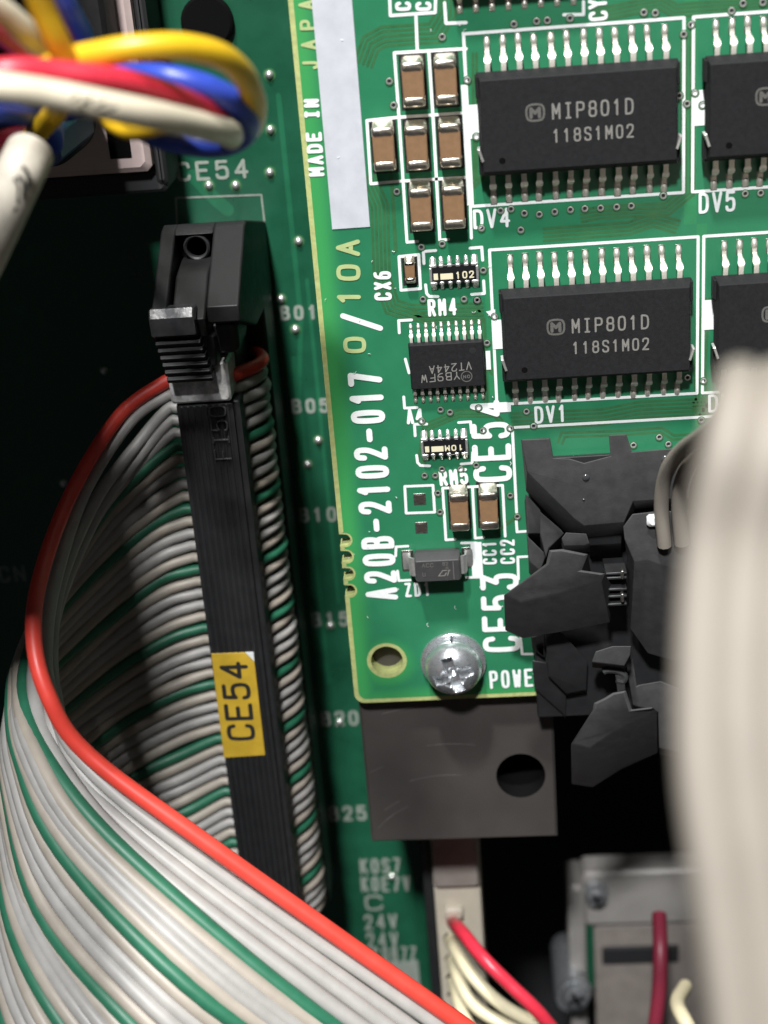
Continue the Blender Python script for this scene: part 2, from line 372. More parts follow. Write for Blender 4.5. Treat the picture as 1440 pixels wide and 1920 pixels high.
# ---------------------------------------------------------------- stroke lettering
def chaikin(p, closed, it=2):
    for _ in range(it):
        q = []; n = len(p); rng = range(n) if closed else range(n - 1)
        if not closed: q.append(p[0])
        for i in rng:
            a, b = p[i], p[(i + 1) % n]
            q.append((a[0] * .75 + b[0] * .25, a[1] * .75 + b[1] * .25)); q.append((a[0] * .25 + b[0] * .75, a[1] * .25 + b[1] * .75))
        if not closed: q.append(p[-1])
        p = q
    return p
O_ = [(0, .3), (0, .7), (.12, 1), (.88, 1), (1, .7), (1, .3), (.88, 0), (.12, 0)]
G = {
 'A': [('l', [(0, 0), (.5, 1), (1, 0)]), ('l', [(.2, .36), (.8, .36)])],
 'B': [('l', [(0, 0), (0, 1)]), ('s', [(0, 1), (.85, 1), (.95, .75), (.8, .53), (0, .53)]), ('s', [(0, .53), (.9, .53), (1.02, .27), (.9, 0), (0, 0)])],
 'C': [('s', [(1, .78), (.9, 1), (.1, 1), (0, .75), (0, .25), (.1, 0), (.9, 0), (1, .22)])],
 'D': [('l', [(0, 0), (0, 1)]), ('s', [(0, 1), (.7, 1), (1, .8), (1, .2), (.7, 0), (0, 0)])],
 'E': [('l', [(1, 1), (0, 1), (0, 0), (1, 0)]), ('l', [(0, .52), (.8, .52)])],
 'F': [('l', [(1, 1), (0, 1), (0, 0)]), ('l', [(0, .5), (.8, .5)])],
 'I': [('l', [(.5, 0), (.5, 1)]), ('l', [(.2, 0), (.8, 0)]), ('l', [(.2, 1), (.8, 1)])],
 'J': [('s', [(.75, 1), (.75, .2), (.6, 0), (.2, 0), (.05, .25)])],
 'K': [('l', [(0, 0), (0, 1)]), ('l', [(1, 1), (0, .4)]), ('l', [(.3, .58), (1, 0)])],
 'L': [('l', [(0, 1), (0, 0), (1, 0)])],
 'M': [('l', [(0, 0), (0, 1), (.5, .35), (1, 1), (1, 0)])],
 'N': [('l', [(0, 0), (0, 1), (1, 0), (1, 1)])],
 'O': [('c', O_)], '0': [('c', O_)],
 'P': [('l', [(0, 0), (0, 1)]), ('s', [(0, 1), (.9, 1), (1.02, .74), (.9, .48), (0, .48)])],
 'R': [('l', [(0, 0), (0, 1)]), ('s', [(0, 1), (.9, 1), (1.02, .76), (.9, .52), (0, .52)]), ('l', [(.5, .5), (1, 0)])],
 'S': [('s', [(1, .8), (.9, 1), (.1, 1), (0, .78), (.08, .58), (.92, .44), (1, .22), (.9, 0), (.1, 0), (0, .2)])],
 'T': [('l', [(0, 1), (1, 1)]), ('l', [(.5, 1), (.5, 0)])],
  'U': [('s', [(0, 1), (0, .2), (.15, 0), (.85, 0), (1, .2), (1, 1)])],
 'V': [('l', [(0, 1), (.5, 0), (1, 1)])],
 'W': [('l', [(0, 1), (.22, 0), (.5, .7), (.78, 0), (1, 1)])],
 'X': [('l', [(0, 0), (1, 1)]), ('l', [(0, 1), (1, 0)])],
 'Y': [('l', [(0, 1), (.5, .5), (1, 1)]), ('l', [(.5, .5), (.5, 0)])],
 'Z': [('l', [(0, 1), (1, 1), (0, 0), (1, 0)])],
 '1': [('l', [(.2, .8), (.5, 1), (.5, 0)])],
 '2': [('s', [(0, .75), (.08, 1), (.92, 1), (1, .72), (.85, .5), (0, 0)]), ('l', [(0, 0), (1, 0)])],
 '3': [('l', [(0, 1), (.95, 1), (.45, .6)]), ('s', [(.45, .6), (.95, .6), (1.03, .3), (.9, 0), (.1, 0), (0, .2)])],
 '4': [('l', [(.75, 0), (.75, 1), (0, .3), (1, .3)])],
 '5': [('l', [(.92, 1), (.08, 1), (.04, .55)]), ('s', [(.04, .55), (.3, .65), (.9, .65), (1.02, .33), (.9, 0), (.1, 0), (0, .2)])],
 '6': [('s', [(.85, 1), (.3, .98), (0, .7), (0, .3)]), ('c', [(0, .3), (.04, .55), (.25, .6), (.8, .6), (1, .45), (1, .15), (.8, 0), (.2, 0), (0, .12)])],
 '7': [('l', [(0, 1), (1, 1), (.35, 0)])],
 '8': [('c', [(.1, .53), (.02, .75), (.15, 1), (.85, 1), (.98, .75), (.9, .53)]), ('c', [(.08, .53), (-.03, .26), (.12, 0), (.88, 0), (1.03, .26), (.92, .53)])],
 '9': [('s', [(.1, 0), (.7, .05), (1, .4), (1, .75), (.88, 1), (.12, 1), (0, .72), (.12, .44), (.88, .44), (.98, .6)])],
 '-': [('l', [(-.02, .5), (1.02, .5)])], '/': [('l', [(0, 0), (1, 1)])], '+': [('l', [(0, .5), (1, .5)]), ('l', [(.5, 0), (.5, 1)])], ' ': [],
}
def text(mb, s, p0, p1, up, wd, z, gap=0.38, mi=0):
    """baseline from p0 to p1 (board millimetres), up = vector of the letter height"""
    p0 = Vector(p0[:2]); p1 = Vector(p1[:2]); up = Vector(up[:2]); d = (p1 - p0)
    n = len(s); cw = 1.0 / (n + (n - 1) * gap)
    ins = wd * 0.5
    ul = up.length; uu = up / ul; dl = d.length; dd = d / dl
    for i, ch in enumerate(s):
        x0 = i * cw * (1 + gap) * dl; ww = cw * dl
        def fr(x, y): return p0 + dd * (x0 + ins + x * (ww - 2 * ins)) + uu * (ins + y * (ul - 2 * ins))
        for kind, pts in G[ch]:
            q = chaikin(pts, kind == 'c') if kind in 'sc' else pts
            mb.stroke([fr(*a) for a in q], wd, z, closed=(kind == 'c'), mi=mi)
def text_px(mb, s, a, b, c, wd, z, **kw):
    A, B, Cc = at(*a, z), at(*b, z), at(*c, z)
    d = (B - A).xy.normalized(); n = Vector((-d.y, d.x)); h = (Cc - A).xy.dot(n)
    text(mb, s, A, B, n * h, wd, z, **kw)
# ================================================================ setting: lower board and chassis
ZL = -22.0
mb = MB(); mb.cbox(-140, 140, -190, 130, -64, -60, 0.5)
o = mb.build('chassis_floor', M['chassis']); o['kind'] = 'structure'

low = thing('lower_circuit_board', 'large dark green board lying deep below the upper board, lettered CE54 and B01', 'circuit board', (-20, 0, ZL - 1.6))
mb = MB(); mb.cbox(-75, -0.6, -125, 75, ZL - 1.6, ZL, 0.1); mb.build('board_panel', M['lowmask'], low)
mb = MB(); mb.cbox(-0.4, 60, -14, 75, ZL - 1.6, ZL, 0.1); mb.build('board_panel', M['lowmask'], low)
# faint wide tracks on the lower board
mb = MB()
for pts, wd in (([(-8.4, 34), (-8.4, 12), (-9.4, 4), (-9.4, -30)], 0.5), ([(-9.6, 8), (-9.6, 4), (-10.4, -6), (-10.4, -40)], 0.5), ([(-7.4, 16), (-7.4, -20)], 0.4),
                ([(-17.5, 27), (-15.5, 24.5), (-14.5, 23.5)], 1.3), ([(-22, 44), (-22, 36), (-20.5, 33)], 1.6), ([(-19.8, 46), (-19.8, 34)], 1.2)):
    mb.stroke(pts, wd, ZL + 0.02)
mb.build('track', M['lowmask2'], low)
def low_text(*a):
    mb = MB(); text_px(mb, *a); mb.build('lettering', M['lowsilk'], low)
low_text('CE54', (333, 341), (467, 334), (333, 304), 0.32, ZL + 0.05)
for t, u, v in (('B01', 526, 601), ('B05', 548, 776), ('B10', 562, 980), ('B15', 585, 1176), ('B20', 603, 1362), ('B25', 618, 1540)):
    low_text(t, (u, v), (u + 70, v - 2), (u, v - 28), 0.34, ZL + 0.05)
low_text('CN', (0, 1092), (50, 1090), (0, 1062), 0.3, ZL + 0.05)
for t, u, v, wd_ in (('KOS7', 676, 1639, 76), ('KOE7V', 678, 1673, 92), ('C', 686, 1708, 34), ('24V', 684, 1744, 62), ('24V', 688, 1778, 60), ('COB7Z', 700, 1805, 82)):
    low_text(t, (u, v), (u + wd_, v - 2), (u, v - 29), 0.34, ZL + 0.05)
mb = MB()
P4 = [at(*q, ZL).xy for q in ((332, 420), (330, 371), (490, 365), (497, 425))]
mb.stroke([tuple(p) for p in P4], 0.16, ZL + 0.05)
mb.build('outline_mark', M['lowsilk'], low)
mb = MB()
a = at(770, 1802, ZL)
mb.cbox(a.x - 4.4, a.x + 0.9, a.y - 9, a.y, ZL + 0.01, ZL + 0.06, 0.01); mb.build('print_patch', M['lowsilk'], low)
proto = None
for u, v in ((507, 243), (506, 323), (392, 347), (442, 347), (560, 452), (527, 560), (554, 617), (597, 825), (577, 870), (505, 140), (620, 1172), (735, 1642), (196, 694), (120, 905), (637, 1352)):
    p = at(u, v, ZL)
    if proto is None:
        mb = MB(); mb.lathe([(0.02, 0.03), (0.62, 0.03), (0.62, 0.05), (0.02, 0.05)], (0, 0, 0), 14, 1); mb.dome((0, 0, 0.04), 0.43, 0.42, 12, 4)
        proto = mb.build('solder_joint', [M['tin'], M['trace']], low, world=False); o = proto
    else: o = proto.copy(); COL.objects.link(o); o.parent = low
    o.location = (p.x + 20, p.y, 1.6)

# ================================================================ upper circuit board
T = 1.6
brd = thing('upper_circuit_board', 'bright green circuit board with white lettering, yellowish edge and a round hole in its corner', 'circuit board', (0, 0, -T))
XE, YB, XR, YT = -4.25, -19.75, 62.0, 72.0
NOTCH = [at(u, v).y for u, v in ((650, 1012), (655, 1043), (658, 1075), (662, 1107))]
def edge_outline(i):
    x, y = XE + i, YB + i
    p = [(XR, YT), (x, YT)]
    for cy in NOTCH:                 # breakaway perforation: four notches in the left edge
        r = 0.56 + i * 0.45
        p.append((x, cy + r + 0.02))
        for k in range(9):
            a = pi / 2 - pi * k / 8
            p.append((XE + 0.42 + 0.05 + r * cos(a) * 0.95 if k not in (0, 8) else XE + 0.3, cy + r * sin(a)))
        p.append((x, cy - r - 0.02))
    for k in range(7):
        a = pi + pi / 2 * k / 6
        p.append((x + 1.0 * (1 - i * .5) + 1.0 * (1 - i * .5) * cos(a), y + 1.0 * (1 - i * .5) + 1.0 * (1 - i * .5) * sin(a)))
    p.append((XR, y))
    return p
HC = (-0.88, -15.25)
mb = MB(); mb.plate(edge_outline(0), [circ(*HC, 1.5, 40)], -T, 0.0); mb.build('substrate', M['fr4'], brd, sharp=50)
mb = MB(); mb.plate(edge_outline(0.42), [circ(*HC, 1.88, 40)], 0, 0.02); mb.build('solder_mask', M['mask'], brd)

# copper tracks under the mask
mb = MB()
def bundle(pts, n, off, wd=0.22, z=0.024):
    mb = MB(); mb.k = random.randint(0, 4)
    q = [at(*p, 0).xy for p in pts]
    for k in range(n):
        r = []
        for i, p in enumerate(q):
            a = (q[max(i, 1)] - q[max(i - 1, 0)]).normalized(); b = (q[min(i + 1, len(q) - 1)] - q[min(i, len(q) - 2)]).normalized()
            n1 = Vector((-a.y, a.x)); n2 = Vector((-b.y, b.x)); m = (n1 + n2).normalized()
            r.append(p + m * (k - (n - 1) / 2) * off / max(0.5, m.dot(n1)))
        mb.stroke([tuple(x) for x in r], wd, z)
    mb.build('track', M['trace'], brd)
bundle([(838, -30), (836, 25), (815, 62), (720, 68), (695, 82), (681, 120)], 5, 0.36)
bundle([(688, 330), (712, 385), (716, 520), (735, 575), (770, 586), (905, 583)], 5, 0.33)
bundle([(770, 586), (800, 600), (905, 596)], 3, 0.3)
bundle([(1090, 405), (1130, 398), (1250, 392), (1290, 360), (1290, 60)], 4, 0.32)
bundle([(1020, 440), (1180, 428), (1225, 412), (1270, 425)], 4, 0.34)
bundle([(1110, 30), (1240, 4), (1265, 20), (1440, 8)], 4, 0.3)
bundle([(890, 575), (905, 600), (912, 760), (940, 790)], 2, 0.3)
bundle([(960, 790), (1130, 782), (1200, 768), (1330, 762)], 5, 0.36)
bundle([(1050, 830), (1056, 815), (1160, 812), (1240, 806), (1262, 820), (1300, 818)], 2, 0.4)
bundle([(790, 870), (800, 800), (860, 775), (930, 775)], 3, 0.3)
bundle([(970, 968), (945, 985), (930, 1000)], 1, 0.3, 0.3)
bundle([(1320, 560), (1312, 690), (1316, 780)], 4, 0.3)
bundle([(870, 600), (880, 640), (925, 700)], 2, 0.28)
bundle([(905, 330), (892, 345), (890, 100)], 2, 0.3)
bundle([(730, 300), (736, 358), (742, 470)], 1, 0.3, 0.3)
bundle([(1300, 760), (1440, 752)], 3, 0.3)

def window(u0, v0, u1, v1):
    a, b = at(u0, v0), at(u1, v1); mb = MB()
    mb.add([(a.x, b.y, .0225), (b.x, b.y, .0225), (b.x, a.y, .0225), (a.x, a.y, .0225)], [(0, 1, 2, 3)]); mb.build('clear_window', M['patch'], brd)
window(1284, -20, 1306, 420); window(1306, 420, 1322, 800); window(872, 90, 893, 380); window(906, 480, 934, 740)
# white silkscreen lines and boxes
SW = 0.25; ZS = 0.045; OK_ = [0]
def new_ol():
    m_ = MB(); m_.k = OK_[0]; OK_[0] += 3; return m_
def fin(m_): m_.build('outline_mark', M['silk'], brd)
def line(pts, wd=SW, closed=False):
    ol = new_ol(); ol.stroke([tuple(at(*p, 0).xy) for p in pts], wd, ZS, closed); fin(ol)
def rect(x0, x1, y0, y1, wd=SW):
    ol = new_ol()
    for a, b in (((x0, y0), (x1, y0)), ((x1, y0), (x1, y1)), ((x1, y1), (x0, y1)), ((x0, y1), (x0, y0))): ol.stroke([a, b], wd, ZS)
    fin(ol)
def fill(x0, x1, y0, y1):
    ol = new_ol(); z = ZS + 0.02 + 0.003 * (ol.k % 5)
    ol.add([(x0, y0, z), (x1, y0, z), (x1, y1, z), (x0, y1, z)], [(0, 1, 2, 3)]); fin(ol)
BOX = {}
b4 = at(870.9, 63.6); BOX['DV4'] = (9.38, 27.1); BOX['DV1'] = (10.6, 9.65)
x5 = at(1299, 30.2).x; x2 = at(1320.6, 441).x
BOX['DV5'] = (x5 + 0.05, 27.1); BOX['DV2'] = (x2 - 0.05, 9.65)
for k, (x, y) in BOX.items():
    rect(x, x + 17.25, y, y + 13.7)
for (x, y), (t0, t1) in ((BOX['DV4'], (32.6, 35.3)), (BOX['DV5'], (32.4, 35.2)), (BOX['DV1'], (14.7, 17.3)), (BOX['DV2'], (15.3, 17.9))):
    fill(x - 0.1, x + 0.95, t0, t1)
p = at(930, 590); ol = new_ol(); ol.add([(p.x - 0.05, p.y - 0.6, ZS + .05), (p.x - 0.05, p.y + 0.5, ZS + .05), (p.x - 0.85, p.y + 0.35, ZS + .05)], [(0, 1, 2)]); fin(ol)
e4 = lambda x, y: (680 + x / 3.789, y / 3.789)
for pts in ([(225, 375), (735, 345)], [(225, 375), (258, 830), (315, 1720), (390, 1714)], [(470, 372), (500, 835), (548, 1705), (610, 1700)], [(720, 350), (735, 600), (750, 1000), (772, 1690)],
            [(30, 856), (258, 832), (735, 800)], [(30, 856), (58, 1305), (280, 1285), (760, 1258)], [(378, 100), (388, 355)], [(190, -60), (197, 110), (515, 88), (520, -60)],
            [(582, 20), (592, 165), (735, 160)]):
    line([e4(*p) for p in pts])
line([(735 * 0 + 868, 62), (871, 92)], 0.2)
line([(1057, 27.5), (1094, 27), (1094, 3)])
fill(8.95, 9.4, 27.2, 36.9)
line([(748, 481), (785, 477), (788.5, 541), (752, 544), (748, 481)])
d4 = lambda x, y: (600 + x / 4, 440 + y / 4)
for pts in ([(780, 215), (775, 125), (868, 117)], [(1125, 100), (1213, 93), (1220, 190)], [(792, 375), (800, 440), (820, 462), (885, 463)], [(1227, 345), (1233, 440), (1137, 447)],
            [(595, 735), (590, 643), (687, 638)], [(640, 932), (668, 1035)], [(628, 1215), (635, 1300), (727, 1295)]):
    line([d4(*p) for p in pts])
p = at(*d4(1262, 940)); fill(p.x - .2, p.x + .2, p.y - .85, p.y + .85)
e3 = lambda x, y: (620 + x / 3.692, 760 + y / 3.692)
for pts in ([(585, 210), (580, 130), (665, 128)], [(885, 118), (968, 112), (975, 190)], [(595, 345), (602, 395), (622, 415), (685, 418)], [(983, 325), (980, 398), (903, 405)],
            [(513, 560), (708, 552), (720, 738), (523, 745), (513, 560)], [(775, 572), (1190, 552), (1208, 905)], [(775, 572), (798, 930), (862, 925)], [(982, 565), (1000, 918), (1062, 912)],
            [(450, 1042), (453, 978), (535, 973)], [(463, 1145), (472, 1212), (550, 1208)], [(905, 952), (1005, 950)], [(940, 1190), (1030, 1188)],
            [(1257, 150), (1287, 740)], [(1285, 800), (1290, 875), (1355, 870)], [(1365, 1045), (1295, 1048), (1300, 1200), (1245, 1270)]):
    line([e3(*p) for p in pts])
a, b = at(*e3(1005, 945)), at(*e3(1012, 1188)); fill(a.x - .5, a.x + .5, b.y, a.y)
fill(10.3, 11.8, 8.93, 9.75)
line([(963.6, 801.2), (1333, 780.6), (1440, 775)])
line([(976, 1196), (979, 1226), (1000, 1226)])
line([(643, 592), (713, 615)], 0.48)
mb = MB()
Z2 = 0.07
text_px(mb, 'A20B-2102-017', (747, 1124), (716, 696), (686, 1124), 0.52, Z2, gap=0.36)
mb.build('lettering', M['silk'], brd, label='large white part number lettering')
for s_, a, b, c, wd, g_ in (('0', (687, 662), (686, 631), (644, 662), .36, .4), ('10A', (677, 572), (675, 449), (632, 572), .36, .5), ('JAPAN', (599, 130), (589, -40), (567, 131), .24, .9)):
    mb = MB(); text_px(mb, s_, a, b, c, wd, Z2, gap=g_); mb.build('lettering', M['silk_yellow'], brd, label='yellowish green lettering')
mb = MB()
for s, a, b, c, wd, g_ in (('CX6', (735, 563), (733, 508), (702, 563), 0.26, .3), ('RM4', (803, 594), (857, 591), (803, 561), 0.24, .3), ('A4', (763, 796), (794, 794), (763, 767), 0.26, .2),
                       ('RM5', (825, 912), (879, 907), (825, 882), 0.26, .25), ('CE54', (961, 902), (955, 748), (888, 902), 0.46, .3), ('CE53', (977, 1221), (972, 1074), (906, 1221), 0.46, .3),
                       ('ZD1', (760, 1120), (808, 1117), (760, 1093), 0.22, .4), ('CC1', (932, 1058), (931, 1014), (905, 1058), 0.22, .35), ('CC2', (966, 1057), (965, 1011), (938, 1057), 0.22, .35),
                       ('POWER', (919, 1292), (1022, 1286), (919, 1258), 0.26, .35), ('DV4', (888, 430), (957, 426), (888, 393), 0.22, .3), ('DV5', (1310, 401), (1379, 396), (1309, 362), 0.22, .3),
                       ('DV1', (1003, 795), (1063, 791), (1002, 762), 0.22, .3), ('DV2', (1328, 774), (1396, 769), (1327, 740), 0.22, .3),
                       ('MADE', (609, 330), (603, 247), (579, 331), 0.26, .25), ('IN', (600, 222), (598, 185), (571, 223), 0.26, .3), ('CY', (1140, 37), (1138, -4), (1104, 37), 0.24, .25)):
    mb = MB(); text_px(mb, s, a, b, c, wd * 1.1, Z2, gap=g_); mb.build('lettering', M['silk'], brd)
for u in (757, 795):
    mb = MB(); text_px(mb, 'C1', (u + 14, 20), (u + 13, -22), (u - 16, 20), 0.26, Z2, gap=0.4); mb.build('lettering', M['silk'], brd)
# bare test pads
for u, v in ((787, 935.5), (790, 989)):
    p = at(u, v); mb = MB(); mb.cbox(p.x - .55, p.x + .55, p.y - .55, p.y + .55, 0.02, 0.06, 0.02, 0); mb.cbox(p.x - .4, p.x + .4, p.y - .4, p.y + .4, 0.03, 0.075, 0.01, 1)
    mb.build('test_pad', [M['tin_dull'], M['pad_dark']], brd)
# grey white print strip
a0, a1, a2, a3 = at(582, -40), at(623, 430), at(694, 425), at(662, -42)
mb = MB(); mb.prism([(a1.x, a1.y), (a2.x, a2.y), (a2.x, a0.y), (a1.x, a0.y)], 0.02, 0.10, 0.02); mb.build('print_strip', M['strip'], brd)
# vias
VIA = [(829, 69), (730, 152), (738, 197), (876, 150), (893, 256), (744, 359), (829, 457), (790, 463), (963.5, 45), (1006, 39.5), (1026, 38), (1068.6, 34), (1207, 23), (1228.5, 24), (1371.5, 20), (1393, 6), (1430, 4), (1296, 46), (1281.7, 64), (1274, 179), (1288, 194), (1303, 174), (1317, 197), (1243.4, 366.5), (938.5, 394.7), (958, 391.5), (983, 399.5), (1011, 401.5), (1040, 396.7), (1069.4, 392.7), (1096.4, 390.7), (1125.8, 389.5), (1156, 387.5), (1183.4, 385.5), (1397, 362.5), (1426, 361.3), (902.6, 427.4), (976.4, 430.6), (906, 506.4), (894.4, 562), (927.4, 593), (913, 642.5), (1289, 707.4), (1318.7, 713.7), (987, 770.8), (897.5, 764.2), (1000.6, 798), (956.6, 802.7), (905.3, 806.6), (1314.8, 787.2), (793, 560.7), (870, 560.5), (895, 562.5), (826, 767.5), (843.7, 772.5), (791, 789), (796, 891), (816, 891), (828.6, 879), (863.8, 879), (892.8, 871.6), (821, 924), (825, 959.6), (956.7, 928.5), (970, 968), (1187.6, 834), (1236, 819), (1253, 832)]
mb = MB()
mb.lathe([(0.35, 0.0), (0.35, 0.1), (0.22, 0.1), (0.22, 0.0)], (0, 0, 0), 16, 2)
mb.lathe([(0.27, 0.0), (0.27, 0.112), (0.24, 0.12), (0.17, 0.12), (0.15, 0.08), (0.15, 0.0)], (0, 0, 0), 16, 0)
mb.add([(0.16 * cos(2 * pi * k / 12), 0.16 * sin(2 * pi * k / 12), 0.05) for k in range(12)], [tuple(range(12))], 1)
pv = None
for u, v in VIA:
    p = at(u, v)
    if pv is None: pv = mb.build('via', [M['tin'], M['via_hole'], M['trace']], brd, world=False); o = pv
    else: o = pv.copy(); COL.objects.link(o); o.parent = brd
    o.location = (p.x, p.y, T)

# ================================================================ big 24-lead chips
def lead_mesh(pitch_w, L0, zh, foot, blob=True):
    """gull-wing lead running along +Y from the body side, with its solder fillet and pad"""
    mb = MB(); w = pitch_w
    prof = [(-0.2, zh, .9), (0.30 * L0, zh, .9), (0.42 * L0, zh - .06, 1.25), (0.52 * L0, zh - .28, 1.15), (0.60 * L0, zh * .45, .82), (0.68 * L0, .2, .74), (0.76 * L0, .13, .78), (L0, .11, .78)]
    t = 0.085; rings = []
    for i, (y, z, k) in enumerate(prof):
        a = prof[max(i - 1, 0)]; b = prof[min(i + 1, len(prof) - 1)]
        dy, dz = b[0] - a[0], b[1] - a[1]; l = math.hypot(dy, dz); ny, nz = -dz / l, dy / l
        hw = w * k / 2
        rings.append([(-hw, y + ny * t, z + nz * t), (hw, y + ny * t, z + nz * t), (hw, y - ny * t, z - nz * t), (-hw, y - ny * t, z - nz * t)])
    mb.loft(rings)
    hw = w * 0.58
    # pad and fillet
    mb.cbox(-hw, hw, 0.66 * L0, L0 + foot, 0.02, 0.05, 0.01, 1)
    if blob:
        rings = []
        for y, hh, kk in ((L0 * .8, .1, .7), (L0 * .9, .24, .95), (L0 + .02, .27, 1.0), (L0 + foot * .45, .15, .9), (L0 + foot * .85, .06, .7)):
            rings.append([(hw * kk * cos(a), y, 0.03 + hh * max(0, sin(a))) for a in [pi * q / 6 for q in range(7)]])
        mb.loft(rings, closed=False, cap0=False, cap1=False, mi=0)
    return mb
def chip24():
    r = thing('chip', 'black 24-pin chip in the white box lettered DV1', 'chip', (19.2, 16.2, 0), 'large black driver chips')
    hx, hy, zt = 7.9, 4.1, 2.45
    mb = MB()
    def ring(ax_, ay_, z, c=0.06): return [(-ax_ + c, -ay_, z), (ax_ - c, -ay_, z), (ax_, -ay_ + c, z), (ax_, ay_ - c, z), (ax_ - c, ay_, z), (-ax_ + c, ay_, z), (-ax_, ay_ - c, z), (-ax_, -ay_ + c, z)]
    mb.loft([ring(hx - .25, hy - .3, .25), ring(hx - .02, hy - .02, 1.2), ring(hx, hy, 1.3), ring(hx - .03, hy - .04, 1.42), ring(hx - .22, hy - .48, zt - .05), ring(hx - .28, hy - .56, zt)])
    mb.build('body', M['chip'], r, world=False, sharp=22)
    # end shoulders of the moulding and tie-bar stubs
    for sx in (-1, 1):
        mb = MB(); mb.prism([(sx * (hx - .35), 2.0), (sx * (hx + .12), 2.2), (sx * (hx + .12), hy - .25), (sx * (hx - .35), hy - .2)], .5, 1.75, .05); mb.build('end_shoulder', M['chip'], r, world=False); mb = MB(); mb.prism([(sx * (hx - .35), -hy + .2), (sx * (hx + .12), -hy + .25), (sx * (hx + .12), -1.9), (sx * (hx - .35), -1.8)], .5, 1.75, .05)
        mb.build('end_shoulder', M['chip'], r, world=False)
        mb = MB(); mb.stroke([(sx * (hx - .05), -2.0), (sx * (hx - .4), -2.85)], .22, 1.80); 
        mb2 = MB(); q = [(sx * (hx + .2), -1.75), (sx * hx, -1.7), (sx * (hx - .32), -2.7), (sx * (hx - .12), -2.78)]
        mb2.prism(q, 1.2, 2.5, .03); mb2.build('tie_bar', M['tin'], r, world=False)
    mb = MB(); mb.lathe([(.36, zt - .005), (.36, zt + .012), (.27, zt + .012), (.24, zt + .004)], (-6.15, -2.75, 0), 20, 0)
    mb.add([(-6.15 + .27 * cos(2 * pi * k / 18), -2.75 + .27 * sin(2 * pi * k / 18), zt + .01) for k in range(18)], [tuple(range(18))], 1)
    mb.build('index_dot', [M['chip'], M['hole']], r, world=False)
    mb = MB(); text(mb, 'MIP801D', (-2.1, .22), (4.3, .22), (0, 1.28), .155, zt + .012, gap=.42)
    mb.build('marking', M['mark'], r, world=False); mb = MB()
    text(mb, '118S1M02', (-2.1, -1.6), (4.3, -1.6), (0, 1.1), .145, zt + .012, gap=.42)
    mb.build('marking', M['mark'], r, world=False)
    mb = MB(); mb.stroke(chaikin([(-4.1, .5), (-4.1, 1.24), (-3.84, 1.5), (-2.98, 1.5), (-2.72, 1.24), (-2.72, .5), (-2.98, .24), (-3.84, .24)], True, 1), .17, zt + .012, True)
    mb.stroke([(-3.74, .52), (-3.74, 1.18), (-3.41, .82), (-3.08, 1.18), (-3.08, .52)], .26, zt + .012)
    mb.build('logo', M['mark_dim'], r, world=False)
    src = lead_mesh(.47, 2.1, 1.2, .55).build('lead', [M['lead'], M['tin_dull']], r, world=False)
    first = True
    for s in (1, -1):
        for i in range(12):
            if first: o = src; first = False
            else: o = src.copy(); COL.objects.link(o); o.parent = r
            o.location = ((i - 5.5) * 1.27, s * (hy - .05), 0)
            o.rotation_euler = (0, 0, (0 if s > 0 else pi) + random.uniform(-.035, .035))
            o.scale = (random.uniform(.92, 1.06), random.uniform(.96, 1.03), random.uniform(.96, 1.04))
    return r
c1 = chip24()
cy1, cy4 = 16.2, 33.85
dup(c1, (18.1, 33.85, 0), 'black 24-pin chip in the white box lettered DV4, beside the brown capacitors')
dup(c1, (BOX['DV5'][0] + 8.65, 33.85, 0), 'black 24-pin chip in the white box lettered DV5, cut by the right edge')
dup(c1, (BOX['DV2'][0] + 8.6, 16.2, 0), 'black 24-pin chip directly below the DV5 chip, partly behind the broad grey cable')

# small chip at the very top, only its lower leads in view
pt = at(862, 22)
tc = thing('small_chip', 'black chip cut by the top edge, only its lower leads in view', 'chip', (pt.x + 4.45, pt.y + 1.9 + 2.8, 0))
mb = MB(); mb.cbox(-5.1, 5.1, -2.8, 2.8, .2, 1.9, .25); mb.build('body', M['chip'], tc, world=False)
src = lead_mesh(.42, 1.7, .95, .4).build('lead', [M['lead'], M['tin_dull']], tc, world=False)
for i in range(16):
    o = src if i == 0 else src.copy()
    if i: COL.objects.link(o); o.parent = tc
    s = -1 if i < 8 else 1
    o.location = ((i % 8 - 3.5) * 1.27, s * 2.75, 0); o.rotation_euler = (0, 0, 0 if s > 0 else pi)

# 20-lead small chip with upside-down marking
vt = thing('small_chip', 'small black 20-pin chip with upside-down marking, left of the DV1 chip', 'chip', (6.5, 13.78, 0))
mb = MB(); hx, hy = 3.22, 2.1
def oc(ax_, ay_, z, c=.08): return [(-ax_ + c, -ay_, z), (ax_ - c, -ay_, z), (ax_, -ay_ + c, z), (ax_, ay_ - c, z), (ax_ - c, ay_, z), (-ax_ + c, ay_, z), (-ax_, ay_ - c, z), (-ax_, -ay_ + c, z)]
mb.loft([oc(hx - .12, hy - .12, .12), oc(hx, hy, .55), oc(hx, hy, .62), oc(hx - .12, hy - .14, 1.0), oc(hx - .16, hy - .18, 1.04)]); mb.build('body', M['chip'], vt, world=False, sharp=22)
mb = MB()
text(mb, 'VT244A', (2.1, .28), (-1.55, .08), (0, -.74), .09, 1.055, gap=.3); mb.build('marking', M['mark'], vt, world=False); mb = MB()
text(mb, 'YB9FW', (1.05, -.55), (-2.3, -.68), (0, -.74), .09, 1.055, gap=.3)
mb.build('marking', M['mark'], vt, world=False)
mb = MB(); mb.stroke(circ(1.62, -1.05, .46, 20), .08, 1.055, True)
text(mb, 'ON', (1.92, -.9), (1.32, -.92), (0, -.32), .07, 1.055, gap=.3); mb.build('logo', M['mark_dim'], vt, world=False)
mb = MB(); mb.lathe([(.3, 1.03), (.3, 1.05), (.26, 1.055), (.02, 1.052)], (2.25, 1.2, 0), 18); mb.build('index_dot', M['blackp'], vt, world=False)
